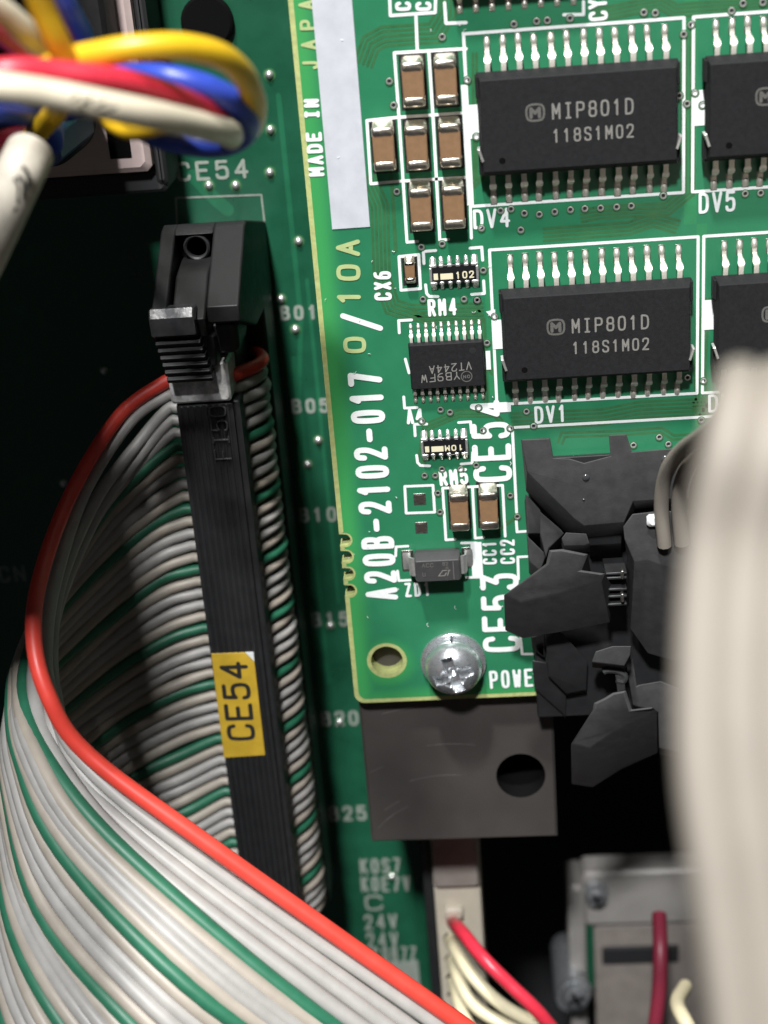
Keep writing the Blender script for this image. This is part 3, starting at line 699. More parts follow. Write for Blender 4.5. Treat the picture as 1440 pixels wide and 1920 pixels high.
src = lead_mesh(.27, 1.25, .55, .3, True).build('lead', [M['lead'], M['tin_dull']], vt, world=False)
for i in range(20):
    o = src if i == 0 else src.copy()
    if i: COL.objects.link(o); o.parent = vt
    s = 1 if i < 10 else -1
    o.location = ((i % 10 - 4.5) * .65, s * (hy - .02), 0); o.rotation_euler = (0, 0, 0 if s > 0 else pi)

# ================================================================ resistor arrays
def res_array(x, y, label, s, flip):
    r = thing('resistor_array', label, 'resistor array', (x, y, 0), 'small black resistor arrays')
    mb = MB(); mb.cbox(-1.98, 1.98, -.80, .80, .08, .60, .05); mb.build('body', M['black_gloss'], r, world=False)
    for sy in (1, -1):
        for i in range(6):
            wdt = .30 if i in (0, 5) else .19
            cx = (i - 2.5) * .70
            mb = MB(); mb.cbox(cx - wdt, cx + wdt, *sorted((sy * .62, sy * .86)), .05, .64, .04)
            rings = [[(cx + wdt * k * cos(a), sy * yy, .03 + hh * sin(a)) for a in [pi * q / 6 for q in range(7)]] for yy, hh, k in ((.84, .5, 1), (1.0, .34, 1.0), (1.2, .2, .95), (1.42, .05, .8))]
            if sy < 0: rings = [q[::-1] for q in rings]
            mb.loft(rings, closed=False, cap0=False, cap1=False)
            mb.build('terminal', M['tin'], r, world=False)
    for sx in (1, -1):
        mb = MB(); mb.cbox(*sorted((sx * 1.85, sx * 2.06)), -.6, .6, .06, .63, .03); mb.build('terminal', M['tin'], r, world=False)
    z = .615
    mb = MB(); mb.prism([(-1.72, -.42), (-1.36, -.42), (-1.36, .12), (-1.72, .12)], z - .01, z); mb.prism([(-1.16, -.42), (-.1, -.42), (-.1, .08), (-1.16, .08)], z - .01, z + .004)
    if not flip: text(mb, s, (.12, -.44), (1.66, -.42), (0, .62), .11, z, gap=.35)
    else: text(mb, s, (1.6, .14), (.02, .14), (0, -.56), .11, z, gap=.3)
    mb.build('marking', M['gold'], r, world=False)
    return r
res_array(7.55, 21.65, 'small black resistor array marked 102, above the lettering RM4', '102', False)
res_array(5.83, 6.2, 'small black resistor array with upside-down 10M marking, above the lettering RM5', '10M', True)

# ================================================================ ceramic capacitors
def cap(name, x, y, w_, l, h, label, group, rot=0.0):
    r = thing(name, label, 'capacitor', (x, y, 0), group)
    mb = MB(); mb.cbox(-w_ / 2, w_ / 2, -l / 2 + .2, l / 2 - .2, .12, h, .07); mb.build('body', M['ceramic'], r, world=False)
    e = w_ / 2 + .035
    for s in (1, -1):
        mb = MB(); y0, y1 = sorted((s * (l / 2 - l * .23), s * (l / 2)))
        mb.cbox(-e, e, y0, y1, .05, h + .05, .13)
        hh = h * .75
        rings = [[(e * k * cos(a), s * (l / 2 - .06 + dy), .03 + z_ * sin(a) ** .7) for a in [pi * q / 8 for q in range(9)]] for dy, z_, k in ((0, hh, 1.0), (.10, hh * .8, 1.02), (.22, hh * .45, 1.0), (.38, .06, .9))]
        if s < 0: rings = [q[::-1] for q in rings]
        mb.loft(rings, closed=False, cap0=False, cap1=False)
        mb.build('terminal', M['cap_metal'], r, world=False, sharp=50)
    mb = MB(); mb.cbox(-e - .2, e + .2, -l / 2 - .45, l / 2 + .45, .021, .04, .01); mb.build('pad', M['pad_black'], r, world=False)  # spread past the terminals to darken the board round the capacitor
    r.rotation_euler = (0, 0, rot)
    return r
CG = 'brown ceramic capacitors boxed in white left of the DV4 chip'
for x, y, l in ((5.2, 37.4, 'top left brown capacitor of the block, under the stem of the white line'), (7.8, 37.4, 'top right brown capacitor of the block, nearest the upper left corner of the DV4 chip'),
                (2.48, 32.5, 'brown capacitor sticking out alone left of the block, beside the grey white strip'), (5.15, 32.4, 'brown capacitor in the very middle of the block, with neighbours on all four sides'),
                (7.85, 32.45, 'middle brown capacitor of the column next to the DV4 chip'), (5.15, 27.4, 'bottom left brown capacitor of the block, above the small capacitor marked CX6'),
                (7.85, 27.4, 'bottom right brown capacitor of the block, beside the lettering DV4')):
    cap('ceramic_capacitor', x, y, 1.70, 3.5, 1.55, l, CG)
cap('ceramic_capacitor', 6.8, .2, 1.58, 3.6, 1.55, 'left of the two brown capacitors below the lettering RM5', 'pair of brown capacitors')
cap('ceramic_capacitor', 9.42, .2, 1.58, 3.6, 1.55, 'right of the two brown capacitors, above the lettering CC1 and CC2', 'pair of brown capacitors')
cap('ceramic_capacitor', 3.87, 22.1, .82, 1.75, .75, 'tiny brown capacitor in a white box beside the lettering CX6', None)

# ================================================================ diode
zd = thing('diode', 'dark grey diode with bent tin leads above the lettering ZD1', 'diode', (4.56, -5.0, 0))
mb = MB()
def rr(ax_, y0, y1, z, c=.08): return [(-ax_ + c, y0, z), (ax_ - c, y0, z), (ax_, y0 + c, z), (ax_, y1 - c, z), (ax_ - c, y1, z), (-ax_ + c, y1, z), (-ax_, y1 - c, z), (-ax_, y0 + c, z)]
mb.loft([rr(2.0, -1.2, 1.15, .15), rr(2.10, -1.32, 1.28, 1.0), rr(2.10, -1.32, 1.28, 1.15), rr(1.98, -1.14, .92, 2.1), rr(1.93, -1.10, .86, 2.15)]); mb.build('body', mat('grey_epoxy', (.042, .041, .042), .6, var=.1, bump=.2, bscale=10), zd, world=False, sharp=22)
for s in (-1, 1):
    mb = MB()
    path = [(1.9, 1.3), (2.34, 1.28), (2.6, 1.05), (2.66, .4), (2.6, .1)]
    rings = [[(s * x, -.95, z), (s * x, .85, z), (s * (x - .12), .85, z - .08), (s * (x - .12), -.95, z - .08)] for x, z in path]
    if s < 0: rings = [q[::-1] for q in rings]
    mb.loft(rings)
    mb.cbox(*sorted((s * 2.2, s * 3.3)), -1.0, 1.1, .021, .06, .02, 1)
    rings = [[(s * x, yy, .05 + h_ * (1 - abs(yy - .05) ** 2)) for yy in (-.8, -.5, -.2, .1, .4, .7, .9)] for x, h_ in ((2.45, .5), (2.7, .3), (3.0, .12), (3.2, .02))]
    mb.loft(rings, closed=False, cap0=False, cap1=False)
    mb.build('lead', [M['tin'], M['tin_dull']], zd, world=False)
mb = MB(); z = 2.162
mb.stroke([(1.42, -1.0), (1.42, .75)], .09, z); text(mb, 'ACC', (-1.4, .28), (-.35, .28), (0, .42), .07, z, gap=.2); text(mb, '82', (.45, .38), (.98, .38), (0, .38), .07, z, gap=.2); text(mb, '5', (.72, -.12), (1.0, -.12), (0, .38), .07, z)
text(mb, 'U', (-1.4, -.62), (-1.12, -.62), (0, .42), .07, z) if 'U' in G else None
mb.build('marking', M['mark_dim'], zd, world=False)
mb = MB()
mb.stroke([(.05, -.62), (.45, -.1), (1.1, -.1)], .09, z); mb.stroke([(.05, -.62), (.6, -.62), (.75, -.35)], .09, z); mb.stroke([(.85, -.6), (1.02, -.12)], .09, z); mb.build('logo', M['mark'], zd, world=False)

# ================================================================ screw
sc = thing('screw', 'shiny cross-recess screw with washers beside the round hole in the board corner', 'screw', (5.36, -15.6, 0))
mb = MB(); mb.lathe([(1.6, .02), (3.0, .02), (3.05, .06), (3.05, .42), (2.98, .5), (1.6, .5)], (0, 0, 0), 48); mb.build('flat_washer', M['steel'], sc, world=False)
mb = MB()
n = 46; rings = []
for r_, z_ in ((1.55, .5), (2.62, .5), (2.7, .6), (2.7, 1.15), (2.62, 1.25), (1.55, 1.25)):
    rings.append([(r_ * cos(pi / 2 + .05 + (2 * pi - .1) * k / n), r_ * sin(pi / 2 + .05 + (2 * pi - .1) * k / n), z_ + .12 * k / n) for k in range(n + 1)])
mb.loft(rings, closed=False, cap0=False, cap1=False)
mb.build('spring_washer', M['steel'], sc, world=False)
mb = MB(); NA, NR = 180, 70; RH, Z0, HH = 2.65, 1.4, 1.75
def headz(x, y):
    r_ = math.hypot(x, y); q = min(1, r_ / RH)
    z_ = Z0 + HH * (1 - q ** 2.6) ** .55
    zr = z_
    a = math.atan2(y, x) - .3; c_, s_ = r_ * cos(a), r_ * sin(a)
    def slot(u, v, hl, hw):                      # distance inside one arm of the cross
        return min((hl - abs(u)) / .26, (hw - abs(v)) / .13)
    d = max(slot(c_, s_, 1.85, .5), slot(s_, c_, 1.85, .5))
    b = (c_ + s_) * .7071; e = (c_ - s_) * .7071
    d2 = max(slot(b, e, 1.2, .34), slot(e, b, 1.2, .34))
    if d > 0: zr -= min(1, d) * (1.15 - .18 * min(1, r_ / 1.6))
    elif d2 > 0: zr -= min(1, d2) * .4
    if r_ < .5: zr -= .35 * (1 - r_ / .5)
    return zr
vs = [(0, 0, headz(0, 0))]; fs = []
for j in range(1, NR + 1):
    r_ = RH * (j / NR) ** .9
    for k in range(NA):
        a = 2 * pi * k / NA; vs.append((r_ * cos(a), r_ * sin(a), headz(r_ * cos(a), r_ * sin(a))))
for k in range(NA): fs.append((0, 1 + k, 1 + (k + 1) % NA))
for j in range(NR - 1):
    for k in range(NA):
        b0 = 1 + j * NA; b1 = b0 + NA; fs.append((b0 + k, b1 + k, b1 + (k + 1) % NA, b0 + (k + 1) % NA))
mb.add(vs, fs)
b0 = 1 + (NR - 1) * NA
mb.loft([[(RH * cos(2 * pi * k / NA), RH * sin(2 * pi * k / NA), z_) for k in range(NA)] for z_ in (1.25, Z0)], cap0=False, cap1=False)
mb.build('head', M['steel'], sc, world=False, sharp=70)

# ================================================================ metal standoff block
sb = thing('standoff_block', 'dark brushed metal block with a round bore, carrying the corner of the green board', 'standoff', (5, -22, ZL))
mb = MB(); o_ = [(-4.1, -37.0), (14.6, -37.2), (14.6, -8), (-4.1, -8)]
zt = -T - .02
mb.plate(inset(o_, .25), [[(11.2 + 2.42 * cos(2 * pi * k / 36), -29.75 + 2.55 * sin(2 * pi * k / 36)) for k in range(36)]], zt - 1, zt, top_only=True)
q = inset(o_, .25)
mb.loft([[(p[0], p[1], ZL + .05) for p in o_], [(p[0], p[1], zt - .25) for p in o_], [(p[0], p[1], zt) for p in q]], cap0=True, cap1=False)
mb.build('block', M['brushed'], sb, sharp=20)
rs = random.Random(11)
for i in range(26):                                   # curved machining scratches on the block face
    r_ = 9 + i * 1.0 + rs.uniform(-.3, .3); a0 = rs.uniform(1.35, 2.6); da = rs.uniform(.12, .5)
    pts = [(4 + r_ * cos(a0 + da * k / 10), -40 + r_ * .9 * sin(a0 + da * k / 10)) for k in range(11)]
    pts = [p for p in pts if -3.6 < p[0] < 8.2 and -36.6 < p[1] < -19.9]
    if len(pts) < 4: continue
    m_ = MB(); m_.k = i; m_.stroke(pts, rs.uniform(.035, .075), zt + .004); m_.build('scratch', M['scratch'], sb)
mb = MB(); rg = [[(11.2 + r_ * cos(2 * pi * k / 36), -29.75 + r_ * 1.054 * sin(2 * pi * k / 36), z_) for k in range(36)][::-1] for r_, z_ in ((2.42, zt), (2.25, zt - .3), (2.25, zt - 18))]
mb.loft(rg, cap0=False, cap1=True); mb.build('bore', M['hole'], sb)

# ================================================================ left ribbon plug CE54 with latch
rc = thing('ribbon_connector', 'tall black ribbon plug with a yellow CE54 sticker, standing on the lower board', 'connector', (-15.5, -10, ZL))
mb = MB(); mb.cbox(-17.9, -12.9, -53, 14, ZL + .1, -7.2, .3); mb.build('body', M['blackp'], rc)
mb = MB(); mb.cbox(-18.6, -11.0, -55, 20.5, ZL + .05, -15, .25); mb.build('header_wall', M['blackp'], rc)
mb = MB(); mb.cbox(-18.22, -12.5, -52.6, 10.2, -6.9, -3.45, .12); mb.cbox(-18.15, -13.05, -52.6, 10.2, -3.6, -3.0, .1)
xr = -18.2
mb.build('cover', M['blackp'], rc)
for k in range(8):
    x = -17.85 + k * .58
    mb = MB(); mb.cbox(x, x + .36, -52.4, 10.1, -3.1, -2.8, .1); mb.build('cover_rib', M['blackp'], rc)
mb = MB(); mb.cbox(-18.45, -13.0, 10.5, 14.2, -7.0, -2.5, .2); mb.build('cover_end', mat('cover_end_glint', (.7, .69, .67), .32, .35, var=.45, nscale=1.2, bump=.3, bscale=2), rc)  # pale colour stands in for a reflection on the glossy cover end
mb = MB()
def raise_text(pts, z, r=.09): mb.tube([(p[0], p[1], z) for p in pts], r, 6, 1)
A_ = at(432, 852, -3.4)
def rt(s, x, y, hx, hy, gap):
    yy = y
    for ch in s:
        for kind, pts in G[ch]:
            qq = chaikin(pts, kind == 'c') if kind in 'sc' else pts
            if kind == 'c': qq = qq + [qq[0]]
            raise_text([(x - v * hx, yy + u * hy) for u, v in qq], -2.74)
        yy += hy * (1 + gap)
rt('FI50', -13.7, 4.9, 1.45, .95, .45)
mb.build('raised_lettering', M['blackshine'], rc)
st = [tuple(at(*q_, -2.75).xy) for q_ in ((396, 1226), (475, 1223), (497, 1416), (420, 1421))]
mb = MB(); mb.prism([(p[0], p[1]) for p in st], -2.85, -2.75, .02); o_st = mb.build('sticker', M['sticker'], rc)
mb = MB(); text_px(mb, 'CE54', (480, 1388), (464, 1240), (427, 1388), .42, -2.735, gap=.22)
o = mb.build('lettering', M['ink'], rc); o.parent = o_st
o.location = (0, 0, 0)
mb = MB(); c0_, c1_, c2_ = (at(*q_, -2.7) for q_ in ((460, 1223), (475.5, 1222.5), (477, 1240))); mb.prism([tuple(c0_.xy), tuple(c1_.xy), tuple(c2_.xy)], -2.74, -2.66, .01); o = mb.build('curled_corner', M['silk'], rc); o.parent = o_st

# latch housing at the upper end: frame with a slot, lever and thumb piece
ht = thing('connector_latch', 'black latch end of the left ribbon connector with a ridged thumb lever and a slot', 'connector latch', (-14.5, 22, ZL))
def yz_prism(mb, prof, x0, x1, c=0.12):
    """profile in (y, z) swept along x with bevelled ends"""
    if area2(prof) < 0: prof = prof[::-1]
    q = inset(prof, c)
    rings = [[(x0, p[0], p[1]) for p in q], [(x0 + c, p[0], p[1]) for p in prof], [(x1 - c, p[0], p[1]) for p in prof], [(x1, p[0], p[1]) for p in q]]
    n = len(prof); vs = [p for r in rings for p in r]; fs = []
    for a in range(3):
        for i in range(n):
            j = (i + 1) % n; fs.append((a * n + i, a * n + j, (a + 1) * n + j, (a + 1) * n + i))
    for t in tessellate_polygon([[Vector((p[0], p[1], 0)) for p in prof]]):
        t = orient(t, prof); fs.append(tuple(t[::-1])); fs.append(tuple(3 * n + i for i in t))
    mb.add(vs, fs)
side = [(22.2, ZL + .1), (25.1, -9.6), (24.9, -8.2), (20.0, .2), (18.6, .2), (17.6, -3), (15.5, -9), (15.2, ZL + .1)]
mb = MB(); yz_prism(mb, side, -18.5, -17.15); mb.build('frame_arm', M['blackp2'], ht)
mb = MB(); yz_prism(mb, side, -13.75, -10.9); mb.build('frame_arm', M['blackp2'], ht)
mb = MB(); yz_prism(mb, [(22.25, ZL + .15), (25.12, -9.55), (24.92, -8.15), (24.55, -7.55), (24.25, -8.4), (21.6, ZL + .15)], -17.25, -13.65); mb.build('cross_bar', M['blackp2'], ht)
mb = MB(); mb.lathe([(1.2, -8.55), (1.2, -7.9), (1.05, -7.75), (.9, -7.9), (.9, -8.55)], (-15.4, 23.3, 0), 24); mb.build('pivot_ring', M['blackp'], ht)
mb = MB(); yz_prism(mb, [(22.3, -8.0), (21.7, -4.5), (18.9, -.1), (17.2, -.5), (17.0, -4), (19, -6), (22.4, -12)], -16.95, -14.0, .15); mb.cbox(-16.2, -14.2, 16.0, 18.2, -2.6, -.9, .2); mb.build('lever', M['blackp2'], ht)
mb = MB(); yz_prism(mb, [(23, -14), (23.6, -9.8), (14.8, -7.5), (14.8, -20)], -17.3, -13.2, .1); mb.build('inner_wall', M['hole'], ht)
tp = [(20.2, .6), (19.5, 1.15), (17.9, 1.0), (17.5, .35)]
mb = MB(); yz_prism(mb, tp + [(17.3, -1.5), (20.0, -1.2)], -18.62, -14.75, .12); mb.build('thumb_edge', M['blackshine'], ht)
for i in range(6):
    y = 17.25 - i * .72; z = .35 - i * .22; sh = i * .07
    mb = MB(); yz_prism(mb, [(y + .05, z - 1.6), (y, z), (y - .25, z + .16), (y - .6, z - .12), (y - .68, z - 1.6)], -18.5 + sh, -14.55 + sh * 1.3, .06); mb.build('thumb_ridge', M['blackp2'], ht)
mb = MB(); yz_prism(mb, [(17.2, -1.2), (14.2, -1.6), (13.6, -2.1), (13.5, -3.6), (16.5, -6)], -18.2, -13.7, .25); mb.build('thumb_base', M['blackp'], ht)
mb = MB(); yz_prism(mb, [(17.5, -3), (14.6, -3.6), (14.6, -9), (17.5, -12)], -15.2, -11.9, .4); mb.build('lock_block', M['blackp'], ht)

# ================================================================ flat ribbon cable, 50 conductors
rib = thing('ribbon_cable', 'grey ribbon cable with red edge wire and green wires, curling from the left connector', 'ribbon cable', (-20, -10, -5))
import numpy as np
def key(k, pts): return [at(u, v, h if h < 18 else 18 + (h - 18) * .55) for u, v, h in pts]
Zx = -5.45
KEYS = {
 0: [(222, 780, -3), (138, 915, 3), (80, 1070, 14), (60, 1190, 20), (88, 1305, 25), (165, 1418, 26), (400, 1590, 31), (840, 1905, 38), (1120, 2100, 40)],
 1: [(240, 795, -3.5), (160, 920, 1), (105, 1070, 10), (85, 1190, 15), (98, 1300, 19), (160, 1432, 24), (380, 1610, 31), (800, 1912, 38.5), (1075, 2108, 41)],
 2: [(255, 830, -4), (180, 935, 0), (118, 1080, 8), (96, 1195, 13), (106, 1310, 17), (150, 1450, 23), (347, 1619, 31.5), (760, 1917, 40), (1030, 2115, 42)],
 5: [(265, 885, -4.6), (190, 965, -2.4), (115, 1085, 2), (60, 1200, 8), (48, 1300, 14), (80, 1405, 22), (205, 1576, 32.5), (520, 1845, 43), (860, 2090, 46)],
 10: [(285, 985, -4.8), (205, 1050, -3), (115, 1140, 1.5), (45, 1235, 7), (26, 1315, 13), (40, 1425, 21), (117, 1598, 32.5), (350, 1843, 46), (660, 2080, 50)],
 15: [(300, 1090, -4.8), (212, 1150, -3), (115, 1235, 1.5), (38, 1315, 7), (15, 1390, 13), (16, 1490, 20), (78, 1711, 34), (249, 1920, 48), (470, 2110, 53)],
 20: [(312, 1200, -4.8), (220, 1255, -3), (120, 1330, 1.5), (38, 1405, 7), (6, 1480, 13), (2, 1560, 19), (27, 1742, 34), (113, 1920, 46), (280, 2110, 52)],
 25: [(325, 1305, -4.8), (232, 1355, -3), (135, 1425, 1.5), (42, 1495, 7), (-4, 1580, 13), (-14, 1670, 19), (-4, 1835, 34), (40, 1980, 44), (150, 2150, 50)],
 35: [(350, 1520, -4.8), (260, 1560, -3), (165, 1620, 1.5), (70, 1690, 7), (-5, 1790, 13), (-45, 1880, 19), (-50, 2020, 27), (-30, 2150, 34), (30, 2300, 40)],
 49: [(390, 1790, -4.8), (300, 1830, -3), (205, 1890, 1.5), (110, 1970, 7), (30, 2060, 13), (-40, 2150, 19), (-70, 2300, 27), (-70, 2420, 34), (-40, 2560, 40)],
}
ks = sorted(KEYS)
arr = np.array([[list(p) for p in key(k, KEYS[k])] for k in ks])           # keys x points x 3
tang = np.gradient(arr, np.array(ks, float), axis=0)
def kpath(k):
    i = max(j for j in range(len(ks)) if ks[j] <= k); i = min(i, len(ks) - 2)
    h = ks[i + 1] - ks[i]; t = (k - ks[i]) / h
    return ((2 * t**3 - 3 * t**2 + 1) * arr[i] + (t**3 - 2 * t**2 + t) * h * tang[i] + (-2 * t**3 + 3 * t**2) * arr[i + 1] + (t**3 - t**2) * h * tang[i + 1])
for k in range(50):
    y = 11.7 - 1.27 * k
    jr = random.Random(k); j = jr.uniform(-.12, .12)
    pts = [(-13.0, y - .9, -16), (-11.9, y - .5, -14), (-11.1 + j, y - .1, -10.8), (-11.4 + j, y + .05, -8.6), (-12.4, y + .1, -6.9), (-13.4, y + .1, Zx - .3), (-16, y, Zx), (-18.5, y, Zx), (-19.6, y - .12, Zx + .02 + j * .3)] + [(p[0] + jr.uniform(-.14, .14), p[1] + jr.uniform(-.14, .14), p[2] + jr.uniform(-.15, .15)) for p in kpath(k)]
    e_ = Vector(pts[-1]) + (Vector(pts[-1]) - Vector(pts[-2])).normalized() * 45; pts.append((e_.x, e_.y, e_.z + 3))
    mb = MB()
    if k == 0: mb.tube(pts, lambda t: .62 + .09 * min(1, max(0, t - .35) * 2), 12, 6)
    elif k < 3: mb.tube(pts, lambda t: .53 + .07 * min(1, max(0, t - .42) * 5), 10, 6)
    else: mb.tube(pts, lambda t: .485 + .195 * min(1, max(0, t - .40) * 5), 10, 6)
    m_ = M['w_red'] if k == 0 else (M['w_green'] if k % 5 == 0 else (M['w_cream'] if (k % 5 in (1, 4) and k > 5) else M['w_grey']))
    mb.build('conductor', m_, rib, label='red edge conductor' if k == 0 else ('green conductor' if k % 5 == 0 else None), sharp=80)

# ================================================================ pin header with ejector levers (right)
hd = thing('pin_header', 'black pin header with two ejector levers at the lower right of the green board', 'connector', (18, -6, 0))
w9 = lambda x, y: (900 + x / 2.6667, 760 + y / 2.6667)
w2 = lambda x, y: (960 + x / 4.235, 1180 + y / 4.235)
def px_loft(mb, top, ht_, bot, hb, conv=w9, c=.08):
    if not isinstance(ht_, (list, tuple)): ht_ = [ht_] * len(top)
    if not isinstance(hb, (list, tuple)): hb = [hb] * len(bot)
    a = [at(*conv(*p), h) for p, h in zip(top, ht_)]; b = [at(*conv(*p), h) for p, h in zip(bot, hb)]
    if area2([(p.x, p.y) for p in a]) < 0: a = a[::-1]; b = b[::-1]
    q = inset([(p.x, p.y) for p in a], c)
    mids = [p + (b_ - p).normalized() * c for p, b_ in zip(a, b)]
    n = len(a); rings = [b, mids, [Vector((qq[0], qq[1], p.z)) for qq, p in zip(q, a)]]
    vs = [p for r in rings for p in r]; fs = []
    for k in range(2):
        for i in range(n):
            j = (i + 1) % n; fs.append((k * n + i, k * n + j, (k + 1) * n + j, (k + 1) * n + i))
    P2 = [(p.x, p.y) for p in a]
    for t in tessellate_polygon([[Vector((p[0], p[1], 0)) for p in P2]]):
        t = orient(t, P2); fs.append(tuple(2 * n + i for i in t)); fs.append(tuple(t[::-1]))
    mb.add(vs, fs)
mb = MB(); mb.cbox(13.0, 40, -21.5, 4.6, .05, 1.2, .1); mb.build('base', M['blackp'], hd)
top = [(205, 170), (350, 163), (366, 262), (450, 265), (520, 287), (652, 252), (643, 147), (732, 143), (760, 232), (980, 212), (1500, 200), (1500, 460), (980, 466), (765, 480), (722, 585), (520, 602), (470, 565), (235, 332)]
bot = [(205, 170), (352, 175), (368, 275), (450, 275), (520, 295), (654, 265), (646, 160), (735, 156), (762, 245), (980, 225), (1500, 210), (1500, 480), (985, 500), (775, 520), (720, 660), (535, 690), (420, 625), (230, 430)]
mb = MB(); px_loft(mb, top, 6.0, bot, [5.2, 5.2, 5.2, 5.2, 5.2, 5.2, 5.2, 5.2, 5.2, 5.2, 5.2, 4.8, 4.8, 4.8, 3.2, 3.0, 3.2, 3.6])
mb.build('shroud_plate', M['hdr'], hd)
mb = MB(); px_loft(mb, [(205, 170), (350, 163), (366, 262), (980, 225), (980, 466), (765, 480), (520, 590), (470, 550), (235, 332)], 5.0, [(205, 170), (350, 163), (366, 262), (980, 225), (980, 466), (765, 480), (520, 590), (470, 550), (235, 332)], 1.0); mb.build('shroud_body', M['blackp'], hd)
mb = MB()
for u, v, r_ in ((530, 362, .34), (518, 470, .12), (928, 270, .38)):
    p = at(*w9(u, v), 6.0); mb.dome((p.x, p.y, 5.98), r_, .16, 12, 4)
mb.build('mould_dimple', M['blackshine'], hd)
# slanted cheeks on the left flank
mb = MB()
px_loft(mb, [(228, 440), (300, 520), (330, 640), (240, 640)], 3.5, [(222, 480), (310, 560), (330, 690), (236, 690)], 1.0)
px_loft(mb, [(300, 530), (405, 620), (420, 640), (345, 715), (330, 760), (300, 640)], 4.2, [(300, 560), (415, 660), (420, 680), (345, 760), (330, 800), (300, 700)], 1.0)
px_loft(mb, [(236, 650), (330, 745), (300, 830), (245, 780)], 3.2, [(236, 700), (335, 800), (300, 880), (245, 840)], 1.0)
mb.build('flank_cheek', M['hdr'], hd)
mb = MB(); px_loft(mb, [(408, 664), (430, 634), (532, 640), (548, 690), (524, 700), (420, 702)], 8.0, [(408, 700), (430, 680), (540, 690), (548, 730), (524, 742), (420, 745)], 6.5); mb.build('lever_knob', M['hdr'], hd)
mb = MB(); px_loft(mb, [(535, 600), (710, 585), (706, 690), (548, 700)], 4.0, [(535, 640), (710, 640), (706, 760), (548, 760)], 1.2); mb.build('hinge_block', M['blackp'], hd)
def lever(name, top, bot, h0, h1, conv):
    mb = MB(); px_loft(mb, top, h0, bot, h1, conv, .22); return mb.build(name, M['hdr'], hd)
lever('ejector_lever', [(118, 942), (330, 790), (346, 722), (412, 716), (540, 742), (505, 822), (622, 838), (606, 878), (400, 940), (205, 985)],
      [(125, 1125), (335, 830), (350, 760), (415, 756), (545, 782), (560, 862), (660, 900), (650, 1085), (420, 1130), (212, 1165)], [7.5, 8.5, 8.5, 8.5, 8.5, 8.5, 8.5, 8.3, 7.8, 7.5], [4.6, 5, 5, 5, 5, 5, 4.6, 4.6, 4.6, 4.6], w9)
lever('ejector_lever', [(465, 905), (640, 640), (650, 580), (725, 545), (800, 500), (905, 480), (950, 632), (1120, 612), (1155, 640), (870, 780), (620, 945)],
      [(470, 1230), (640, 720), (650, 660), (725, 625), (800, 580), (915, 560), (960, 712), (1130, 690), (1160, 980), (870, 1110), (640, 1255)], [5.5, 7, 7, 7, 7, 7, 7, 7, 6.6, 6, 5.6], [0.5, 2, 2, 2, 2, 2, 2, 2, .6, .6, .5], w2)
mb = MB(); px_loft(mb, [(636, 250), (665, 175), (800, 132), (945, 132), (940, 200), (890, 290), (640, 262)], 6.5, [(636, 290), (665, 215), (800, 172), (945, 172), (940, 240), (890, 330), (640, 302)], 4, w2)
pts = [at(*w2(*p), 5.0) for p in ((725, 335), (760, 322), (840, 330), (895, 370), (880, 410), (830, 400))]
mb.tube(pts, .32, 8, 4)
o = MB(); px_loft(mb, [(820, 360), (890, 375), (900, 480), (840, 500)], 5.2, [(820, 390), (890, 400), (905, 520), (840, 540)], 2.5, w2) 
mb.build('hinge_hook', M['hdr'], hd)
mb = MB()
px_loft(mb, [(260, 20), (380, 5), (600, 250), (590, 480), (430, 510), (290, 370), (270, 120)], 2.4, [(262, 40), (380, 20), (600, 280), (590, 510), (430, 530), (290, 390), (270, 140)], 1.0, w2)
px_loft(mb, [(150, 60), (255, 30), (262, 225), (240, 215), (160, 150)], 2.0, [(150, 60), (255, 30), (262, 225), (240, 215), (160, 150)], .4, w2)
px_loft(mb, [(162, 245), (272, 262), (300, 370), (430, 520), (425, 690), (330, 605), (180, 470), (165, 330)], 1.6, [(162, 245), (272, 262), (300, 370), (430, 520), (425, 710), (325, 620), (178, 480), (163, 330)], -1.0, w2)
mb.build('flank_cheek', M['blackp'], hd)
mb = MB()
for v in (845, 868, 925, 960, 1000):
    a, b = at(*w9(628, v), 6.0), at(*w9(735, v - 4), 6.0); mb.cbox(a.x, b.x, a.y - .12, a.y + .12, 3, 6.0, .05)
mb.build('contact_clip', M['blackp'], hd)
mb = MB()
for v in (850, 965):
    a = at(*w9(713, v), 6.4); mb.cbox(a.x - .13, a.x + .13, a.y - .4, a.y + .4, 5.6, 6.4, .05)
mb.build('contact_tip', M['tin_dull'], hd)
# the plug in the header
pl = thing('ribbon_plug', 'black plug in the right header from which the broad grey cable rises', 'connector', (24, -4, 4))
mb = MB(); px_loft(mb, [(716, 605), (762, 542), (870, 530), (1500, 510), (1500, 850), (990, 824), (835, 772), (772, 782), (722, 665)], 8.6, [(720, 640), (765, 580), (870, 560), (1500, 540), (1500, 1300), (960, 1275), (840, 1240), (752, 1115), (735, 760)], [6, 6, 6, 6, 4, 4, 4, 4, 5.5])
mb.build('housing', M['hdr'], pl)
mb = MB(); a = at(*w9(866, 583), 9.2); mb.cbox(a.x - .5, a.x + .5, a.y - .5, a.y + .5, 8.5, 9.2, .2); mb.build('white_pin', M['silk'], pl)
mb = MB(); px_loft(mb, [(905, 220), (960, 240), (990, 450), (1010, 440), (1180, 410), (1330, 470), (1330, 980), (1170, 940), (1160, 660), (960, 600), (915, 330)], 3.0, [(905, 250), (960, 260), (990, 470), (1010, 460), (1180, 430), (1330, 490), (1330, 1030), (1170, 990), (1160, 690), (955, 640), (915, 350)], 0.5, w2); mb.build('strain_relief', M['hdr'], pl)

